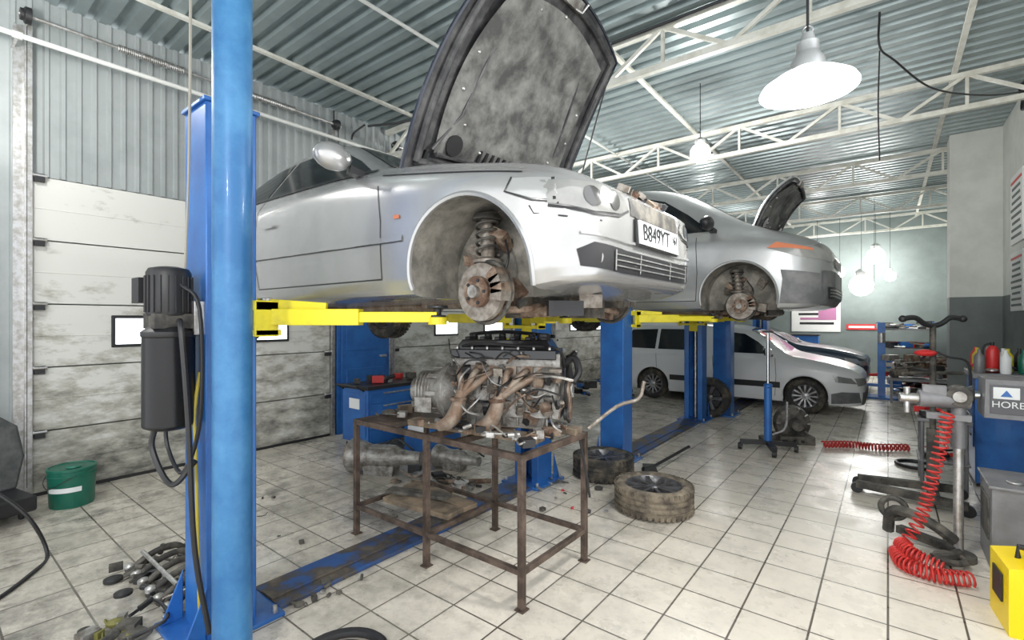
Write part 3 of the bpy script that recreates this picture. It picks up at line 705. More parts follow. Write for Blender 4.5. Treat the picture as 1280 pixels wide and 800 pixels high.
# ------------------------------------------------------------------ lifts
def lift(x, ya, yb, zarm, power=False, arms=True, single=False):
    e = empty('two_post_lift', (x, 0, 0))
    def col(y, s):
        b = B(); H = 2.60
        b.box((0, y - s * .11, H / 2), (.27, .014, H), blue); b.box((-.13, y, H / 2), (.014, .23, H), blue); b.box((.13, y, H / 2), (.014, .23, H), blue)
        b.box((-.10, y + s * .11, H / 2), (.07, .014, H), blue); b.box((.10, y + s * .11, H / 2), (.07, .014, H), blue)
        b.box((0, y, H + .01), (.30, .26, .02), blue); b.box((0, y, .011), (.42, .46, .022), blue)
        for sx in (-.18, .18):
            for sy in (-.19, .19): b.cyl((sx, y + sy, .02), (sx, y + sy, .06), .014, alu2, seg=6)
        for k in (-.15, .15): b.prism([(0, 0), (.1, 0), (0, .25)], .01, blue, TR(k, y - s * .12, .02) @ Matrix.Rotation(-s * pi / 2, 4, 'Z') @ RX)
        b.cyl((0, y, .03), (0, y, H), .022, alu2, seg=10)
        b.obj('column', parent=e, bevel=.004)
        if not arms: return
        b = B(); z = zarm
        b.box((0, y + s * .03, z + .12), (.23, .14, .62), yellow); b.box((0, y + s * .15, z + .06), (.40, .13, .05), yellow); b.box((0, y + s * .15, z - .08), (.40, .13, .03), yellow)
        b.box((-.19, y + s * .14, z - .01), (.02, .12, .18), yellow); b.box((.19, y + s * .14, z - .01), (.02, .12, .18), yellow)
        for k, (tx, ty) in enumerate(((.82, .74), (-1.05, .78))):
            sx = 1 if tx > 0 else -1; p0 = Vector((sx * .13, y + s * .17, z)); p1 = Vector((tx, y + s * ty, z))
            dd = (p1 - p0); mid = p0 + dd * .55
            b.cyl(p0 + Vector((0, 0, -.09)), p0 + Vector((0, 0, .10)), .03, alu2, seg=14)
            b.beam(p0, mid, .10, .085, yellow); b.beam(p0 + dd * .45 + Vector((0, 0, .0)), p1, .065, .055, yellow)
            b.beam(p0 + Vector((0, 0, .07)) - dd * .05, p0 + dd * .35 + Vector((0, 0, .045)), .03, .06, yellow)
            b.lathe([(.045, -.03), (.045, .01), (.02, .012), (.02, .045), (.055, .047), (.055, .062)], black, TR(*p1), 18)
            b.cyl(p1 + Vector((0, 0, -.04)), p1 + Vector((0, 0, .0)), .05, yellow, seg=18)
        b.obj('carriage_and_arms', parent=e, bevel=.003)
    col(ya, 1)
    if not single: col(yb, -1)
    b = B()
    if not single:
        b.box((0, (ya + yb) / 2, .014), (.30, yb - ya - .46, .024), blueworn); b.box((0, (ya + yb) / 2, .03), (.12, yb - ya - .46, .012), blueworn)
        b.obj('floor_plate', parent=e, bevel=.003)
    if power:
        b = B(); px, py = .03, ya - .235
        b.cyl((px, py, 1.06), (px, py, 1.47), .105, tankb, seg=32); b.lathe([(.105, 0), (.109, .005), (.109, .025), (.08, .05), (.05, .05)], black, TR(px, py, 1.47), 32)
        b.lathe([(.02, -.03), (.07, -.022), (.10, -.008), (.105, 0)], tankb, TR(px, py, 1.06), 32)
        b.box((px, py, 1.545), (.16, .16, .07), dirtyblk); b.lathe([(.085, 0), (.09, .01), (.09, .2), (.08, .22), (.04, .23)], black, TR(px, py, 1.57), 28)
        for k in range(20):
            a = 2 * pi * k / 20; b.box((px + .09 * math.cos(a), py + .09 * math.sin(a), 1.67), (.012, .004, .17), black, (0, 0, a))
        b.box((px - .13, py - .03, 1.69), (.10, .14, .12), black); b.box((px - .11, py - .03, 1.60), (.07, .05, .05), alu2)
        b.box((px + .0, py + .10, 1.56), (.18, .05, .16), alu2)
        b.tube(curvept([(px + .06, py + .02, 1.55), (px + .16, py, 1.50), (px + .18, py + .02, 1.1), (px + .17, py + .05, .5), (px + .2, py + .1, .1)], 30), .012, black)
        b.tube(curvept([(px - .05, py, 1.1), (px - .02, py, .95), (px + .12, py + .02, .85), (px + .15, py + .08, 1.1), (px + .14, py + .08, 1.6), (px + .08, py + .02, 1.72)], 30), .009, black)
        b.tube(curvept([(px, py - .05, 1.07), (px - .02, py - .06, .95), (px + .1, py - .02, .80), (px + .15, py + .06, .9)], 20), .013, black)
        b.obj('hydraulic_power_unit', parent=e, bevel=.003)
        b = B(); yy = ya - .13
        b.tube(curvept([(.10, yy, .1), (.11, yy - .02, .9), (.09, yy - .02, 1.1), (.10, yy, 1.3)], 30), .008, M('yellow_hose', (.45, .36, .05), .5)); b.obj('hydraulic_hose', parent=e)
lift(-2.70, 1.02, 3.78, 1.565, power=True)
lift(-2.37, 4.90, 7.68, 1.565)
lift(-2.13, 8.37, 11.3, .1, arms=False)
b = B(); b.cyl((0, 0, 0), (0, 0, 4.40), .078, bluepole, seg=36); b.box((0, 0, .01), (.24, .24, .02), bluepole); b.box((0, 0, 4.38), (.26, .26, .02), bluepole); b.obj('support_post', (-2.26, .90, 0))
b = B(); b.tube(curvept([(-2.63, .86, 4.4), (-2.64, .865, 3.4), (-2.66, .865, 2.4), (-2.665, .85, 1.80)], 30), .007, M('rope', (.35, .33, .28), .8), 6); b.obj('hanging_cable')

# ------------------------------------------------------------------ engine table
b = B(); X0, X1, Y0, Y1, Z = -3.04, -1.54, 2.05, 2.72, .83
for x in (X0, (X0 + X1) / 2, X1):
    for y in (Y0, Y1): b.box((x, y, Z / 2), (.035, .035, Z), steel); b.box((x, y, .004), (.06, .06, .008), steel)
for y in (Y0, Y1):
    b.box(((X0 + X1) / 2, y, Z - .017), (X1 - X0, .036, .036), steel); b.box(((X0 + X1) / 2, y, .2), (X1 - X0, .03, .03), steel)
for x in (X0, (X0 + X1) / 2, X1):
    b.box((x, (Y0 + Y1) / 2, Z - .017), (.036, Y1 - Y0, .036), steel)
    b.box((x, (Y0 + Y1) / 2, .2), (.03, Y1 - Y0, .03), steel)
b.box((-2.05, 2.38, Z - .017), (.036, .66, .036), steel)
b.box((X0 + .25, 2.38, Z + .002), (.42, .62, .006), steel)
b.obj('steel_work_table', bevel=.002)
b = B(); b.box((-2.62, 2.30, .232), (.62, .16, .035), wood, (0, 0, .1)); b.box((-2.66, 2.50, .232), (.70, .13, .035), wood, (0, 0, -.06)); b.box((-2.75, 2.38, .262), (.5, .1, .025), dirtyblk, (0, 0, .35)); b.obj('wooden_shelf_planks', bevel=.003)
b = B(); b.box((-2.10, 2.26, Z + .02), (1.0, .11, .04), wood, (0, 0, .12)); b.box((-1.98, 2.60, Z + .02), (.9, .1, .04), wood, (0, 0, .08)); b.obj('support_planks', bevel=.003)

random.seed(21); e = empty('car_engine', (-1.97, 2.48, Z + .04), (0, 0, math.radians(24)))
b = B()
b.box((0, 0, .20), (.62, .30, .26), alu, taper=.92); b.box((0, 0, .06), (.5, .24, .12), alu, taper=1.12); b.box((.0, .0, .35), (.62, .26, .10), alu); b.box((0, 0, .41), (.64, .27, .05), alu)
for k in range(7): b.box((-.28 + k * .093, -.152, .22), (.012, .02, .24), alu); b.box((-.28 + k * .093, -.13, .07), (.012, .02, .1), alu)
for k in range(2):
    b.box((0, -.153, .16 + k * .1), (.6, .012, .014), alu)
for k in range(30):
    xx = random.uniform(-.3, .3); zz = random.uniform(.05, .4); b.cyl((xx, -.14, zz), (xx, -.17, zz), .007, random.choice([alu2, rust, black]), seg=6)
b.lathe([(.13, 0), (.15, .02), (.19, .08), (.20, .09), (.19, .10)], alu, TR(-.30, 0, .2) @ Matrix.Rotation(-pi / 2, 4, 'Y'), 28)
b.obj('engine_block', parent=e, bevel=.004)
b = B()
b.box((0, -.02, .465), (.68, .31, .06), blackg); b.box((0, -.02, .52), (.64, .27, .07), blackg, taper=.86); b.box((0, -.12, .435), (.66, .012, .03), alu2)
for k in range(6): b.box((-.25 + k * .1, -.02, .56), (.035, .18, .025), black); b.cyl((-.25 + k * .1, .03, .55), (-.25 + k * .1, .03, .59), .024, black, seg=14)
b.cyl((.24, -.06, .54), (.24, -.06, .595), .038, black, seg=18)
for k in range(7):
    for sy in (-.16, .12): b.cyl((-.3 + k * .1, sy, .49), (-.3 + k * .1, sy, .515), .009, alu2, seg=8)
b.tube(curvept([(-.3, .08, .58), (-.1, .1, .60), (.1, .1, .59), (.3, .06, .57)], 20), .012, black)
b.tube(curvept([(-.32, -.12, .50), (-.15, -.18, .53), (.1, -.16, .52), (.34, -.12, .5), (.38, -.05, .38)], 24), .009, black)
b.obj('valve_cover', parent=e, bevel=.006)
b = B()
for k in range(6):
    x = -.26 + k * .104; g = -.19 if k < 3 else .06
    b.box((x, -.14, .36), (.07, .02, .06), rustpipe)
    b.tube(curvept([(x, -.14, .36), (x - .01, -.20, .355), ((x + g) / 2 - .02, -.235, .29), (g - .06, -.24, .20)], 12), .022, rustpipe, 10)
for g in (-.19, .06):
    b.tube(curvept([(g - .05, -.24, .24), (g - .08, -.25, .12), (g - .12, -.26, .05), (g - .20, -.25, .01)], 14), [.032 + .016 * math.sin(pi * i / 14) for i in range(15)], rustpipe, 14)
    b.lathe([(.05, 0), (.055, .012), (.05, .02)], rust, TR(g - .07, -.245, .18), 16)
b.obj('exhaust_manifold', parent=e)
b = B()
def pul(x, y, z, r, m, w=.03): b.lathe([(r * .3, -.0), (r * .9, 0), (r, .006), (r * .93, w / 2), (r, w - .006), (r * .9, w), (r * .5, w * .7), (r * .45, w * .9), (.001, w)], m, TR(x, y, z) @ RY, 28)
b.box((.335, 0, .27), (.05, .28, .40), alu)
pul(.38, 0, .12, .085, rust); pul(.39, -.13, .26, .055, rustpipe); pul(.38, .13, .22, .06, alu2); pul(.38, .02, .33, .06, black); pul(.38, -.10, .10, .04, black)
b.lathe([(.03, -.09), (.06, -.09), (.065, -.02), (.03, 0)], alu, TR(.36, -.16, .24) @ RY, 20); b.lathe([(.03, -.13), (.07, -.12), (.07, -.02), (.03, 0)], alu, TR(.36, .15, .22) @ RY, 20)
loop = [(.40, .09 * math.cos(a), .12 + .09 * math.sin(a)) for a in [math.radians(200 + i * 14) for i in range(11)]] + [(.40, .185, .2), (.40, .18, .27), (.40, .06, .39), (.40, -.02, .39), (.40, -.18, .29), (.40, -.18, .24), (.40, -.09, .12)]
b.tube(loop, .009, black, 6)
b.tube(curvept([(.36, -.04, .40), (.44, -.06, .44), (.47, -.1, .36), (.44, -.14, .30)], 14), .022, black)
b.tube(curvept([(.36, .06, .38), (.42, .12, .46), (.36, .2, .42), (.2, .22, .40)], 14), .02, black)
b.obj('accessory_drive', parent=e, bevel=.002)
b = B()
for k in range(6):
    x = -.26 + k * .104; b.tube(curvept([(x, .13, .38), (x, .22, .42), (x, .29, .36), (x, .28, .26)], 10), .024, black, 10)
b.cyl((-.3, .27, .26), (.3, .27, .26), .06, black, seg=20)
for k in range(30):
    p = Vector((random.uniform(-.32, .40), random.uniform(-.24, -.14), random.uniform(.1, .45))); q = p + Vector((random.uniform(-.25, .25), random.uniform(-.06, .02), random.uniform(-.2, .12))); m = (p + q) / 2 + Vector((0, -.06, random.uniform(-.05, .06)))
    q.z = max(q.z, .03)
    b.tube(curvept([p, m, q], 12), random.choice([.004, .006, .009]), random.choice([black, black, rust, alu2]), 6)
for k in range(54): b.box((random.uniform(-.32, .36), random.uniform(-.24, -.14), random.uniform(.02, .40)), (random.uniform(.02, .08), random.uniform(.02, .05), random.uniform(.02, .06)), random.choice([alu, rust, dirtyst, dirtyblk, black]), (random.random(), 0, random.random()))
b.obj('hoses_and_brackets', parent=e, bevel=.002)
b = B()
b.lathe([(.19, 0), (.19, .02), (.15, .07), (.13, .11), (.12, .20), (.09, .21), (.08, .27)], alu, TR(-.40, 0, .20) @ Matrix.Rotation(-pi / 2, 4, 'Y'), 24)
for k in range(5): b.torus(.127, .007, alu, TR(-.52 - k * .022, 0, .20) @ RY, 24)
for k in range(8): a = 2 * pi * k / 8; b.box((-.47, .155 * math.cos(a), .20 + .155 * math.sin(a)), (.12, .012, .03), alu, (a, 0, 0))
b.box((-.55, -.10, .12), (.12, .08, .10), alu); b.obj('transmission_stub', parent=e, bevel=.003)
random.seed(5)
def clutter(b, c, ext, n, mats, smin=.02, smax=.12):
    for i in range(n):
        w = random.uniform(smin, smax); p = Vector((c[0] + random.uniform(-1, 1) * ext[0] / 2, c[1] + random.uniform(-1, 1) * ext[1] / 2, c[2] + random.uniform(0, ext[2])))
        m = random.choice(mats); k = random.random()
        if k < .35: b.box((p.x, p.y, p.z + w * .3), (w, w * random.uniform(.4, 1.2), w * .6), m, (0, 0, random.random() * 3))
        elif k < .65:
            a = random.random() * pi; d = Vector((math.cos(a), math.sin(a), random.uniform(-.1, .4))) * w * .8; b.cyl(p + Vector((0, 0, w * .2)), p + d + Vector((0, 0, w * .2)), w * .2, m, seg=12)
        elif k < .82: b.lathe([(w * .2, 0), (w * .6, 0), (w * .6, w * .2), (w * .25, w * .35)], m, TR(*p), 18)
        else:
            q = [p + Vector((random.uniform(-1, 1) * w * 1.5, random.uniform(-1, 1) * w * 1.5, random.uniform(.1, .8) * w)) for _ in range(4)]; b.tube(curvept(q, 14), w * .09, m, 6)
b = B(); clutter(b, (-1.95, 2.12, Z + .04), (.85, .12, .02), 26, [alu, rust, alu2, black], .03, .09); clutter(b, (-1.62, 2.35, Z + .01), (.14, .5, .04), 14, [alu, rust, alu2, black], .03, .08); clutter(b, (-2.85, 2.4, Z + .01), (.3, .5, .02), 10, [dirtyblk, alu, wood], .03, .1)
b.tube(curvept([(-1.50, 2.70, .86), (-1.36, 2.82, 1.0), (-1.25, 2.90, 1.05), (-1.22, 2.92, 1.16)], 12), .012, dirtyst); b.tube(curvept([(-1.55, 2.66, .85), (-1.52, 2.7, .6), (-1.5, 2.72, .42)], 8), .008, black)
b.obj('loose_engine_parts')

# ------------------------------------------------------------------ floor objects
b = B(); add_wheel(b, TR(0, 0, .11), .315, .22, .225, 10, tyre_d, rimdark); b.obj('car_wheel', (-1.52, 3.83, 0), (0, 0, .3))
b = B(); add_wheel(b, TR(0, 0, .11), .30, .22, .215, 8, tyre, rimdark); b.obj('car_wheel', (-2.24, 4.34, 0))
b = B(); add_wheel(b, RX, .31, .19, .2, 5, tyre, rimdark); b.obj('car_wheel', (-2.25, 8.02, .31), (0, 0, .1))
b = B(); b.torus(.20, .022, black, TR(0, 0, .022)); b.torus(.13, .012, black, TR(0, 0, .02)); b.obj('rubber_gasket_ring', (-1.93, 1.22, 0))
b = B(); b.torus(.16, .018, black, TR(0, 0, .018)); b.lathe([(.06, 0), (.14, 0), (.14, .012), (.06, .012)], rimdark, None, 24); b.obj('rubber_gasket_ring', (.23, 6.64, 0))
b = B(); b.lathe([(.165, 0), (.17, .01), (.185, .33), (.192, .335), (.192, .355), (.175, .36), (.17, .35), (.001, .352)], green, None, 36)
b.torus(.188, .006, green, TR(0, 0, .29)); b.torus(.05, .01, M('pail_cap', (.03, .2, .14), .4), TR(.08, 0, .365), 16); b.lathe([(.001, .36), (.05, .36), (.05, .375), (.001, .378)], green, TR(.08, 0, 0), 18)
seg = [(.1765 * math.cos(a), .1765 * math.sin(a)) for a in [math.radians(-75 + i * 8) for i in range(12)]]
b.add([(x * 1.03, y * 1.03, .15) for x, y in seg] + [(x * 1.045, y * 1.045, .195) for x, y in seg], [(i, i + 1, 13 + i, 12 + i) for i in range(11)], label, True)
b.tube(curvept([(.0, -.19, .30), (-.0, -.21, .24), (.1, -.19, .20), (.17, -.1, .25), (.19, 0, .30)], 16), .004, black); pe = b.obj('oil_pail', (-5.42, .90, 0)); pe.scale = (.85, .85, .9)
b = B(); b.box((0, 0, .44), (.50, .90, .62), blue); b.box((0, 0, .77), (.53, .93, .04), black)
for k in range(4): b.box((.255, 0, .22 + k * .145), (.012, .84, .13), blue); b.box((.268, 0, .265 + k * .145), (.015, .5, .015), alu2)
b.box((0, -.452, .45), (.42, .01, .5), blue); b.box((.0, -.46, .58), (.2, .006, .12), label)
for sx in (-.2, .2):
    for sy in (-.38, .38): b.cyl((sx, sy - .02, .06), (sx, sy + .02, .06), .06, black, seg=18); b.box((sx, sy, .115), (.05, .05, .05), alu2)
b.tube([(-.2, -.47, .74), (-.2, -.56, .8), (.2, -.56, .8), (.2, -.47, .74)], .012, black); tc_ = b.obj('tool_cart', (-4.88, 3.72, 0), bevel=.006)
b = B(); clutter(b, (0, 0, .79), (.42, .8, .02), 16, [black, redp, alu2, blue, dirtyblk], .04, .14); b.obj('tools', parent=tc_)
b = B(); b.box((0, 0, .25), (.45, .5, .5), blue); b.box((0, 0, .52), (.48, .53, .04), black); b.box((.23, 0, .3), (.02, .3, .2), black); b.box((0, -.255, .34), (.3, .012, .2), label); b.obj('parts_washer', (-4.3, 3.95, 0), bevel=.01)
def gearbox(loc, rz, s=1.):
    e_ = empty('transmission', loc, (0, 0, rz)); b = B(); A = TR(0, 0, .17 * s) @ RY
    b.lathe([(.17 * s, -.3 * s), (.175 * s, -.28 * s), (.15 * s, -.18 * s), (.12 * s, -.10 * s), (.11 * s, .18 * s), (.08 * s, .22 * s), (.06 * s, .42 * s), (.07 * s, .44 * s)], alu, A, 24)
    for k in range(6): a = 2 * pi * k / 6; b.box((-.02 * s, .115 * s * math.cos(a), .17 * s + .115 * s * math.sin(a)), (.34 * s, .012, .02), alu, (a, 0, 0))
    b.box((.02 * s, 0, .05 * s), (.3 * s, .18 * s, .10 * s), alu, taper=1.1); b.lathe([(.001, 0), (.14 * s, 0), (.15 * s, .03), (.05, .04)], rust, TR(-.33 * s, 0, .17 * s) @ RY, 24)
    b.tube(curvept([(0, .1 * s, .25 * s), (.1, .2 * s, .3 * s), (.3, .16 * s, .2 * s)], 12), .01, black); b.obj('case', parent=e_, bevel=.002)
gearbox((-4.05, 3.0, 0), .5); gearbox((-3.55, 3.55, 0), .2, .7)
b = B(); b.cyl((-3.5, 2.95, .03), (-2.95, 3.45, .03), .022, rust); b.cyl((-3.6, 3.2, .04), (-3.0, 2.9, .04), .03, alu); b.lathe([(.02, 0), (.12, 0), (.12, .02), (.07, .03), (.07, .06), (.02, .06)], alu2, TR(-3.1, 3.2, 0), 28)
random.seed(11); clutter(b, (-3.35, 3.1, 0), (.9, .4, .01), 26, [alu, rust, dirtyblk, alu2, black], .03, .12); b.obj('drivetrain_parts')
random.seed(12); b = B()
for k in range(6):
    x = -3.6 + k * .13; b.tube(curvept([(x, .85, .03), (x + .03, .95, .11), (x + .02, 1.08, .12), (x, 1.18, .03)], 12), .018, dirtyblk, 10); b.lathe([(.015, 0), (.03, .0), (.03, .02), (.015, .03)], alu2, TR(x, .86, .05), 14)
b.cyl((-3.66, 1.16, .045), (-2.98, 1.16, .045), .03, dirtyblk); b.cyl((-3.6, .92, .13), (-3.0, .92, .13), .012, alu2); clutter(b, (-3.35, 1.0, 0), (.7, .5, .06), 70, [black, alu, black, dirtyblk], .02, .09)
b.obj('intake_manifold')
b = B(); clutter(b, (-2.98, .62, 0), (.3, .18, .02), 18, [M('olive_part', (.20, .19, .05), .5), alu, dirtyblk, black], .03, .10); b.obj('brake_caliper_parts')
b = B(); clutter(b, (-2.52, 1.50, 0), (.2, .4, .01), 9, [alu2, dirtyblk], .02, .06); b.obj('small_bolts_pile')
random.seed(3); b = B(); clutter(b, (-2.3, 3.6, 0), (1.2, .8, .01), 14, [alu2, dirtyblk, redp, black], .02, .07); clutter(b, (-3.6, 1.9, 0), (1.4, 1.2, .01), 10, [dirtyblk, rust], .015, .05); b.obj('scattered_hand_tools')
b = B(); b.cyl((-1.92, 4.75, .03), (-1.72, 5.35, .16), .016, black); b.cyl((-1.95, 4.66, .03), (-1.92, 4.78, .03), .03, black); b.box((-1.9, 4.7, .03), (.12, .3, .04), black, (0, 0, .5)); b.obj('floor_jack_handle')
b = B(); pl = [(-.24, 0), (.24, 0), (.30, .25), (.27, .5), (.16, .60), (-.16, .60), (-.27, .5), (-.30, .25)]
b.prism(pl, .10, M('grey_fabric', (.07, .075, .075), .9, 0, (.12, .12, .12), 8), TR(0, 0, .18) @ Matrix.Rotation(pi / 2, 4, 'Z') @ RX @ Matrix.Rotation(-.15, 4, 'X')); b.box((.2, 0, .14), (.48, .5, .12), black)
b.cyl((.3, -.2, 0), (.3, -.2, .1), .02, black); b.cyl((.3, .2, 0), (.3, .2, .1), .02, black); b.cyl((0, -.2, 0), (0, -.2, .1), .02, black); b.cyl((0, .2, 0), (0, .2, .1), .02, black); b.obj('car_seat', (-5.55, .33, 0), (0, 0, .2), bevel=.03)
b = B(); b.tube(curvept([(-5.2, .1, .45), (-4.6, .3, .5), (-4.4, .5, .3), (-4.35, .6, .02), (-4.1, .5, .012), (-3.8, .25, .012), (-3.9, .0, .012)], 50), .011, black)
b.tube(curvept([(-4.8, -.1, .5), (-4.3, .15, .3), (-4.1, .2, .012), (-3.9, -.1, .012)], 30), .011, black); b.obj('black_cable')
b = B(); b.box((0, 0, .22), (.3, .3, .36), black); b.box((0, 0, .42), (.22, .22, .05), redp)
for sx, sy in ((-.1, -.1), (.1, .1), (-.1, .1), (.1, -.1)): b.cyl((sx, sy, 0), (sx, sy, .05), .03, black)
b.obj('battery_charger', (-4.95, -.02, 0), bevel=.02)
b = B()
for a in (.4, 2.0, 3.5, 5.1):
    p = Vector((math.cos(a) * .3, math.sin(a) * .3, .09)); b.beam((0, 0, .10), p, .06, .05, black); b.cyl(p + Vector((-.02, 0, -.05)), p + Vector((.02, 0, -.05)), .04, black, seg=16)
b.cyl((0, 0, .08), (0, 0, .75), .042, blue, seg=24); b.cyl((0, 0, .75), (0, 0, 1.40), .016, chrome); b.lathe([(.03, 0), (.05, .01), (.05, .03), (.03, .05)], blue, TR(0, 0, .75), 20)
b.box((0, 0, 1.41), (.10, .10, .02), black); b.tube(curvept([(.05, 0, .2), (.18, 0, .3), (.2, 0, .6)], 10), .012, alu2); b.obj('transmission_jack', (-1.12, 6.35, 0))
random.seed(14); b = B(); b.lathe([(.05, -.1), (.2, -.1), (.22, -.06), (.2, .02), (.08, .06), (.07, .16)], dirtyblk, TR(0, 0, .24) @ Matrix.Rotation(1.9, 4, 'Y') @ RX, 28)
for k in range(10): a = 2 * pi * k / 10; b.cyl((.0, .0, .24), (.2 * math.cos(a), -.03, .24 + .2 * math.sin(a)), .012, alu, seg=8)
b.box((0, 0, .05), (.4, .3, .1), dirtyblk); clutter(b, (.0, 0, .0), (.6, .4, .05), 14, [black, dirtyblk, alu], .05, .15); b.obj('gearbox_bell_housing', (-.95, 7.0, 0), (0, 0, .5))
b = B(); b.tube(helix([(-.62, 6.9, .045), (-.35, 7.1, .045), (-.1, 7.15, .045), (.2, 7.35, .045)], 24, .036, 8), .010, red, 6); b.obj('red_spiral_hose')
b = B()
for sy in (-1, 1):
    b.beam((-.42, sy * .10, .08), (.30, sy * .24, .08), .06, .06, dirtyblk); b.cyl((-.42, sy * .10 - .02, .045), (-.42, sy * .10 + .02, .045), .045, black); b.cyl((.30, sy * .24 - .02, .045), (.30, sy * .24 + .02, .045), .045, black)
b.beam((.1, -.22, .09), (.1, .22, .09), .07, .06, dirtyblk); b.box((.1, 0, .35), (.08, .08, .55), dirtyblk); b.cyl((.1, 0, .6), (.1, 0, 1.5), .022, dirtyblk)
b.tube(curvept([(-.1, -.14, 1.56), (-.02, -.1, 1.57), (.04, -.05, 1.52), (.1, 0, 1.50), (.16, .05, 1.52), (.22, .1, 1.57), (.3, .14, 1.56)], 24), .022, black); b.ball((-.1, -.14, 1.56), .03, black); b.ball((.3, .14, 1.56), .03, black)
b.tube(curvept([(.02, -.1, 1.22), (.1, 0, 1.28), (.2, .02, 1.24), (.32, .05, 1.2), (.34, .05, 1.0)], 20), .01, black); b.ball((.05, -.05, 1.27), .06, redp, (1.3, 1, .5)); b.tube([(-.1, -.2, 1.1), (.1, 0, 1.1), (.3, .12, 1.1)], .015, dirtyblk); b.obj('yoke_jack_stand', (.20, 5.42, 0))
b = B(); b.cyl((0, 0, .05), (0, 0, 1.02), .026, alu2, seg=20); b.cyl((0, 0, .72), (0, 0, 1.0), .038, greym, seg=20); b.cyl((0, 0, .0), (0, 0, .04), .09, dirtyblk)
b.cyl((.05, 0, 1.03), (-.20, -.05, 1.03), .055, greym); b.cyl((-.20, -.05, 1.03), (-.30, -.07, 1.03), .03, alu2); b.cyl((.0, -.07, 1.06), (.0, .06, 1.06), .065, dirtyblk, seg=24); b.cyl((.0, -.09, 1.06), (.0, -.07, 1.06), .035, alu, seg=24)
b.box((-.12, -.03, 1.09), (.12, .08, .06), greym); b.cyl((-.26, -.06, .93), (-.26, -.06, 1.1), .018, alu2); b.box((-.05, -.02, .92), (.22, .06, .04), greym)
b.tube(curvept([(-.02, -.02, .12), (-.12, -.05, .20), (-.24, -.02, .24), (-.34, .08, .2), (-.36, .12, .05)], 20), .035, dirtyblk); b.tube(curvept([(0, -.04, .05), (-.05, -.16, .06), (-.14, -.22, .05)], 10), .03, dirtyblk)
b.torus(.07, .02, dirtyblk, TR(-.05, -.16, .05)); b.torus(.07, .02, dirtyblk, TR(-.33, .1, .22) @ RX); b.beam((-.3, .2, .05), (.0, 0, .05), .06, .05, dirtyblk); b.obj('engine_stand', (.36, 4.24, 0), bevel=.002)
b = B(); b.tube(helix([(.30, 4.13, .96), (.27, 4.13, .75), (.22, 4.12, .50), (.17, 4.08, .28), (.07, 4.0, .07), (.06, 3.92, .05)], 32, .034, 9), .0065, red, 6)
b.tube(helix([(.04, 4.0, .05), (.08, 3.82, .05), (.22, 3.76, .05), (.38, 3.82, .05)], 20, .04, 9), .0065, red, 6); b.tube(helix([(.06, 4.02, .10), (.12, 3.90, .09), (.26, 3.84, .06)], 14, .04, 9), .0065, red, 6); b.obj('red_air_hose')
b = B(); b.box((.0, 0, .26), (.40, .46, .52), greym); b.box((-.0, -.0, .525), (.43, .49, .02), greym); b.box((-.203, 0, .3), (.01, .3, .26), dirtyblk)
b.cyl((-.08, -.1, .535), (-.08, -.1, .55), .04, alu2, seg=20)
b.obj('grey_parts_cabinet', (.70, 4.36, 0), bevel=.02)
b = B(); b.box((.0, 0, 1.0), (.42, .34, .27), greym, taper=.96); b.box((0, -.172, 1.0), (.36, .006, .2), M('console_face', (.10, .10, .11), .4)); b.box((-.10, -.177, 1.045), (.13, .006, .08), label); b.prism([(-.03, 0), (.03, 0), (0, .045)], .004, blue, TR(-.10, -.18, 1.022) @ RX)
b.box((.12, .06, .55), (.14, .14, .75), greym); b.box((.1, .06, .1), (.4, .4, .16), greym); b.cyl((-.21, 0, 1.0), (-.26, 0, 1.0), .03, chrome); b.lathe([(.03, 0), (.07, .01), (.05, .05), (.02, .06)], black, TR(-.24, 0, 1.0) @ Matrix.Rotation(-pi / 2, 4, 'Y'), 20)
wb = b.obj('wheel_balancer', (.74, 4.86, 0), bevel=.012); text('HOREX', .062, (-.07, -.180, .965), (pi / 2, 0, 0), label, 'console_lettering', wb)
b = B(); b.box((0, 0, .52), (.52, .62, .98), blue); b.box((0, 0, 1.03), (.56, .66, .05), greym); b.box((-.265, 0, .6), (.01, .5, .5), blue)
for k in range(3): b.box((-.272, 0, .45 + k * .18), (.01, .3, .02), black)
b.box((0, 0, .015), (.5, .6, .03), black); cab = b.obj('blue_tire_changer', (.90, 6.5, 0), bevel=.01)
b = B()
b.lathe([(.045, 0), (.05, .01), (.05, .2), (.035, .24), (.014, .255)], redp, TR(-.12, -.1, 1.055), 20); b.cyl((-.12, -.1, 1.3), (-.12, -.1, 1.34), .015, black); b.tube(curvept([(-.12, -.1, 1.33), (-.18, -.12, 1.3), (-.19, -.12, 1.15)], 10), .008, black)
for k, (x, y, m) in enumerate(((-.2, .12, M('yellow_bottle', (.7, .55, .05), .4)), (-.02, .1, label), (.08, -.15, green), (.1, .18, black), (-.2, .25, redp), (-.05, -.25, label), (0, .02, yellow), (-.22, -.2, greym))): b.lathe([(.035, 0), (.04, .02), (.04, .15), (.015, .19), (.015, .22)], m, TR(x, y, 1.055), 16)
clutter(b, (0, 0, 1.055), (.45, .5, .05), 20, [black, alu2, redp, greym], .04, .12); b.obj('bottles_and_extinguisher', parent=cab)
b = B(); b.prism([(0, 0), (.34, 0), (.34, .30), (.10, .35), (0, .33)], .30, M('yellow_plastic', (.85, .62, .0), .4), TR(-.05, .15, .0) @ RX); b.box((-.056, .0, .2), (.008, .14, .14), black)
for k in range(3): b.box((.12, -.155, .08 + k * .07), (.2, .012, .02), black)
b.tube([(.02, 0, .34), (.02, 0, .40), (.2, 0, .39), (.2, 0, .33)], .014, black); b.obj('yellow_tool_case', (.50, 3.50, 0), (0, 0, .1), bevel=.012)
b = B()
for sx in (-.15, .15):
    for sy in (-.2, .2): b.cyl((sx, sy, 0), (sx, sy, .62), .015, greym)
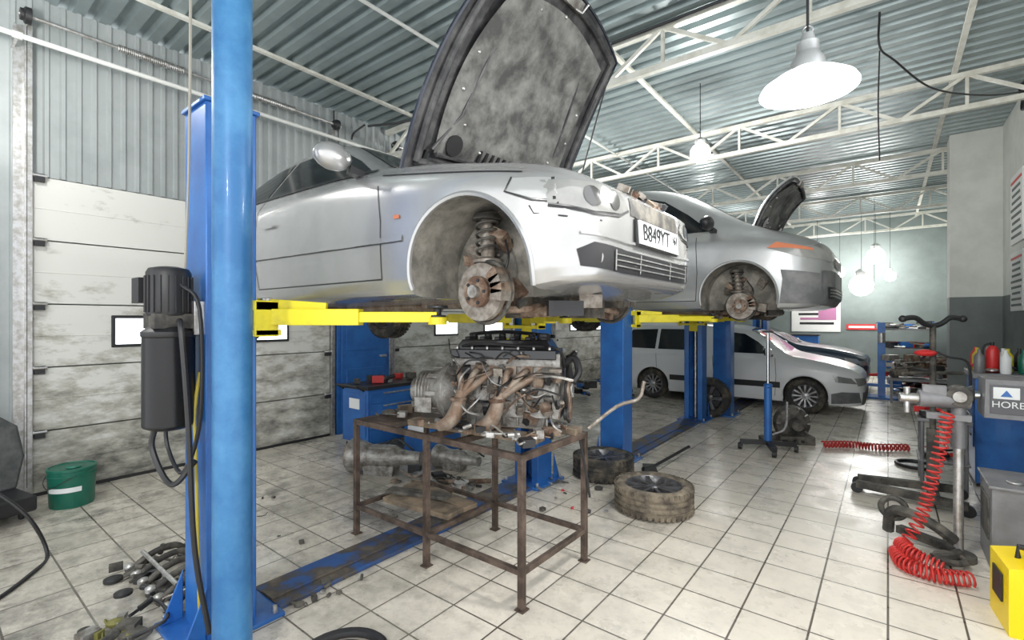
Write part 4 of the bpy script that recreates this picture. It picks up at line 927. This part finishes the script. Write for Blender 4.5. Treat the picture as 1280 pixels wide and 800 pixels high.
b.box((0, 0, .63), (.38, .46, .03), greym); b.box((0, 0, .25), (.36, .44, .02), greym); tcart = b.obj('grey_tray_cart', (.40, 6.05, 0), bevel=.004)
random.seed(19); b = B(); clutter(b, (0, 0, .645), (.3, .36, .02), 14, [black, redp, alu2, dirtyblk], .04, .10); clutter(b, (0, 0, .26), (.3, .36, .02), 12, [black, redp, alu2], .05, .12); b.obj('tray_contents', parent=tcart)
b = B(); b.box((0, 0, .45), (1.1, .5, .05), greym)
for sx in (-.5, .5):
    for sy in (-.2, .2): b.box((sx, sy, .22), (.04, .04, .44), greym)
b.box((0, 0, .15), (1.0, .45, .03), greym); wbch = b.obj('workbench', (.55, 11.6, 0))
random.seed(30); b = B(); clutter(b, (0, 0, .475), (1.05, .42, .35), 110, [black, alu, alu2, dirtyblk, greym, rust, dirtyst], .05, .2); clutter(b, (0, 0, .17), (.9, .35, .05), 20, [black, alu, blue, dirtyblk], .06, .2); b.obj('engine_parts_heap', parent=wbch)
b = B(); b.box((0, 0, .75), (.12, .12, 1.5), blue); b.box((0, 0, .02), (.5, .5, .04), blue); b.box((.1, 0, .8), (.24, .1, .1), blue); b.beam((-.3, 0, .25), (.3, 0, .25), .06, .06, blue); b.cyl((.0, -.08, 1.1), (.0, -.08, 1.3), .06, alu2); b.obj('blue_engine_hoist', (-.10, 12.05, 0), bevel=.005)
random.seed(31); b = B(); clutter(b, (.55, 13.2, 0), (.9, 1.0, .6), 80, [black, dirtyblk, blue, alu, redp, dirtyst], .1, .3); b.obj('parts_heap')
b = B()
for sx in (-.55, .55):
    for sy in (-.2, .2): b.box((sx, sy, .75), (.04, .04, 1.5), blue)
for z in (.3, .8, 1.3): b.box((0, 0, z), (1.16, .46, .03), greym)
shf = b.obj('storage_rack', (.35, 16.3, 0)); random.seed(41); b = B()
for z in (.32, .82, 1.32): clutter(b, (0, 0, z), (1.0, .3, .02), 22, [black, redp, blue, alu, label, dirtyblk], .08, .26)
b.obj('rack_contents', parent=shf)
b = B(); b.box((0, 0, .55), (.7, .4, 1.1), blue); b.box((-.0, -.205, .8), (.6, .012, .3), blue); b.box((0, -.205, .4), (.6, .012, .3), blue); b.box((0, 0, 1.12), (.74, .44, .04), black); b.obj('blue_cabinet', (-1.9, 16.2, 0), bevel=.006)
b = B(); clutter(b, (-4.4, 8.3, 0), (1.2, .8, .3), 20, [black, dirtyblk, blue], .1, .3); b.obj('storage_heap')
b = B(); b.box((0, 0, 0), (1.25, .02, 1.9), paper); b.box((0, -.012, .72), (1.15, .006, .3), redp)
for k in range(9): b.box((random.uniform(-.05, .05), -.012, .42 - k * .14), (random.uniform(.7, 1.05), .006, .07), purple if k % 2 else black)
b.box((.3, -.014, -.3), (.45, .006, .6), purple); b.obj('wall_banner', (-1.72, 17.03, 2.15))
b = B(); b.box((0, 0, 0), (.02, .75, .9), paper)
for k in range(9): b.box((-.012, 0, .36 - k * .09), (.006, random.uniform(.4, .65), .035), grey_w if k else redp)
b.obj('wall_poster', (1.315, 8.9, 3.0)); b2 = bpy.data.objects['wall_poster'].copy(); b2.name = 'wall_poster.001'; COL.objects.link(b2); b2.location = (1.315, 8.9, 2.05); b2.scale = (1, 1, .85)
b = B(); b.box((0, 0, 0), (.7, .02, .16), redp); b.box((0, -.012, 0), (.6, .006, .06), label); b.obj('wall_sign', (-.6, 17.03, 1.35))
b = B(); b.tube(curvept([(-.06, 5.5, 4.35), (-.06, 5.52, 4.05), (.05, 5.75, 3.98), (.35, 6.3, 3.84), (.8, 7.0, 3.9), (1.2, 7.6, 4.05)], 50), .009, black); b.tube(curvept([(-.06, 5.5, 4.0), (-.07, 5.5, 3.5), (-.06, 5.5, 3.0)], 20), .006, black)
for k in range(5): b.torus(.12 + .01 * k, .011, black, TR(1.20, 7.7, 4.05) @ Matrix.Rotation(1.2 + .12 * k, 4, 'Y'), 24)
b.obj('power_cable')
b = B(); b.cyl((0, 0, 2.3), (0, 0, 4.40), .005, black, seg=6); b.obj('hanging_hose', (-.25, 14.0, 0))

# ------------------------------------------------------------------ lamps
def pl_light(parent, z, power, r, col=(1, .985, .955)):
    l = bpy.data.lights.new('lamp_light', 'POINT'); l.energy = power; l.shadow_soft_size = r; l.color = col
    o = bpy.data.objects.new('lamp_light', l); COL.objects.link(o); o.location = (0, 0, z); o.parent = parent
def pendant(loc, s, power, ztop=4.4):
    e = empty('pendant_lamp', loc); b = B()
    b.lathe([(.235 * s, 0), (.238 * s, .006 * s), (.225 * s, .03 * s), (.16 * s, .075 * s), (.095 * s, .105 * s), (.085 * s, .115 * s)], lampglow, None, 48, True, False)
    b.lathe([(.085 * s, .112 * s), (.082 * s, .16 * s), (.06 * s, .20 * s), (.055 * s, .21 * s), (.055 * s, .26 * s), (.04 * s, .27 * s), (.03 * s, .31 * s), (.001, .315 * s)], lampmetal, None, 32, True, False)
    b.cyl((0, 0, .31 * s), (0, 0, ztop - loc[2]), .006, black, seg=8); b.torus(.02, .004, alu2, TR(0, 0, .33 * s) @ RX, 16)
    b.obj('shade', parent=e)
    b = B(); b.ball((0, 0, .03 * s), .06 * s, bulb, (1, 1, 1.2)); b.obj('bulb', parent=e)
    pl_light(e, -.09 * s, power, .1)
pendant((-.29, 2.57, 2.60), .84, 75)
pendant((-.3, -1.4, 2.9), .9, 125)  # added lamp behind the camera, there to fill the room with light
def bulblamp(loc, r, power, ztop=4.4):
    e = empty('hanging_bulb_lamp', loc); b = B(); b.ball((0, 0, 0), r, bulb, seg=24); b.lathe([(r * .5, r * .8), (r * .55, r * 1.3), (r * .2, r * 1.6)], lampmetal, None, 16)
    b.cyl((0, 0, r * 1.5), (0, 0, ztop - loc[2]), .005, black, seg=6); b.obj('bulb', parent=e)
    if power: pl_light(e, -r - .12, power, .1)
bulblamp((-1.78, 5.95, 3.56), .115, 100)
bulblamp((-4.6, .2, 3.75), .055, 55)  # added bulb out of view, lights the left wall and ceiling
bulblamp((-4.3, 6.2, 3.6), .055, 75)  # added bulb hidden by the coupe, more light for left wall and ceiling
for (x, y, z, r) in ((-1.59, 16.2, 3.56, .15), (-.26, 16.2, 3.27, .21), (.045, 16.2, 2.71, .13), (-1.06, 16.2, 2.87, .13), (-.55, 15.6, 2.46, .27)):
    bulblamp((x, y, z), r, 3)
bulblamp((-3.4, 11.8, 3.6), .05, 55)  # added bulb hidden by the minivan, extra light deeper in the hall

w = bpy.data.worlds.new('World'); SC.world = w; w.use_nodes = True
bg = w.node_tree.nodes['Background']; bg.inputs[0].default_value = (.96, .98, 1, 1); bg.inputs[1].default_value = 1.65

cam = bpy.data.cameras.new('camera'); cam.lens = 16.875; cam.sensor_width = 36; cam.clip_end = 100; cam.clip_start = .05
co = bpy.data.objects.new('camera', cam); COL.objects.link(co); co.location = (0, 0, 1.55); co.rotation_euler = (pi / 2, 0, math.radians(38.07)); SC.camera = co
SC.view_settings.view_transform = 'Standard'
SC.view_settings.exposure = .42
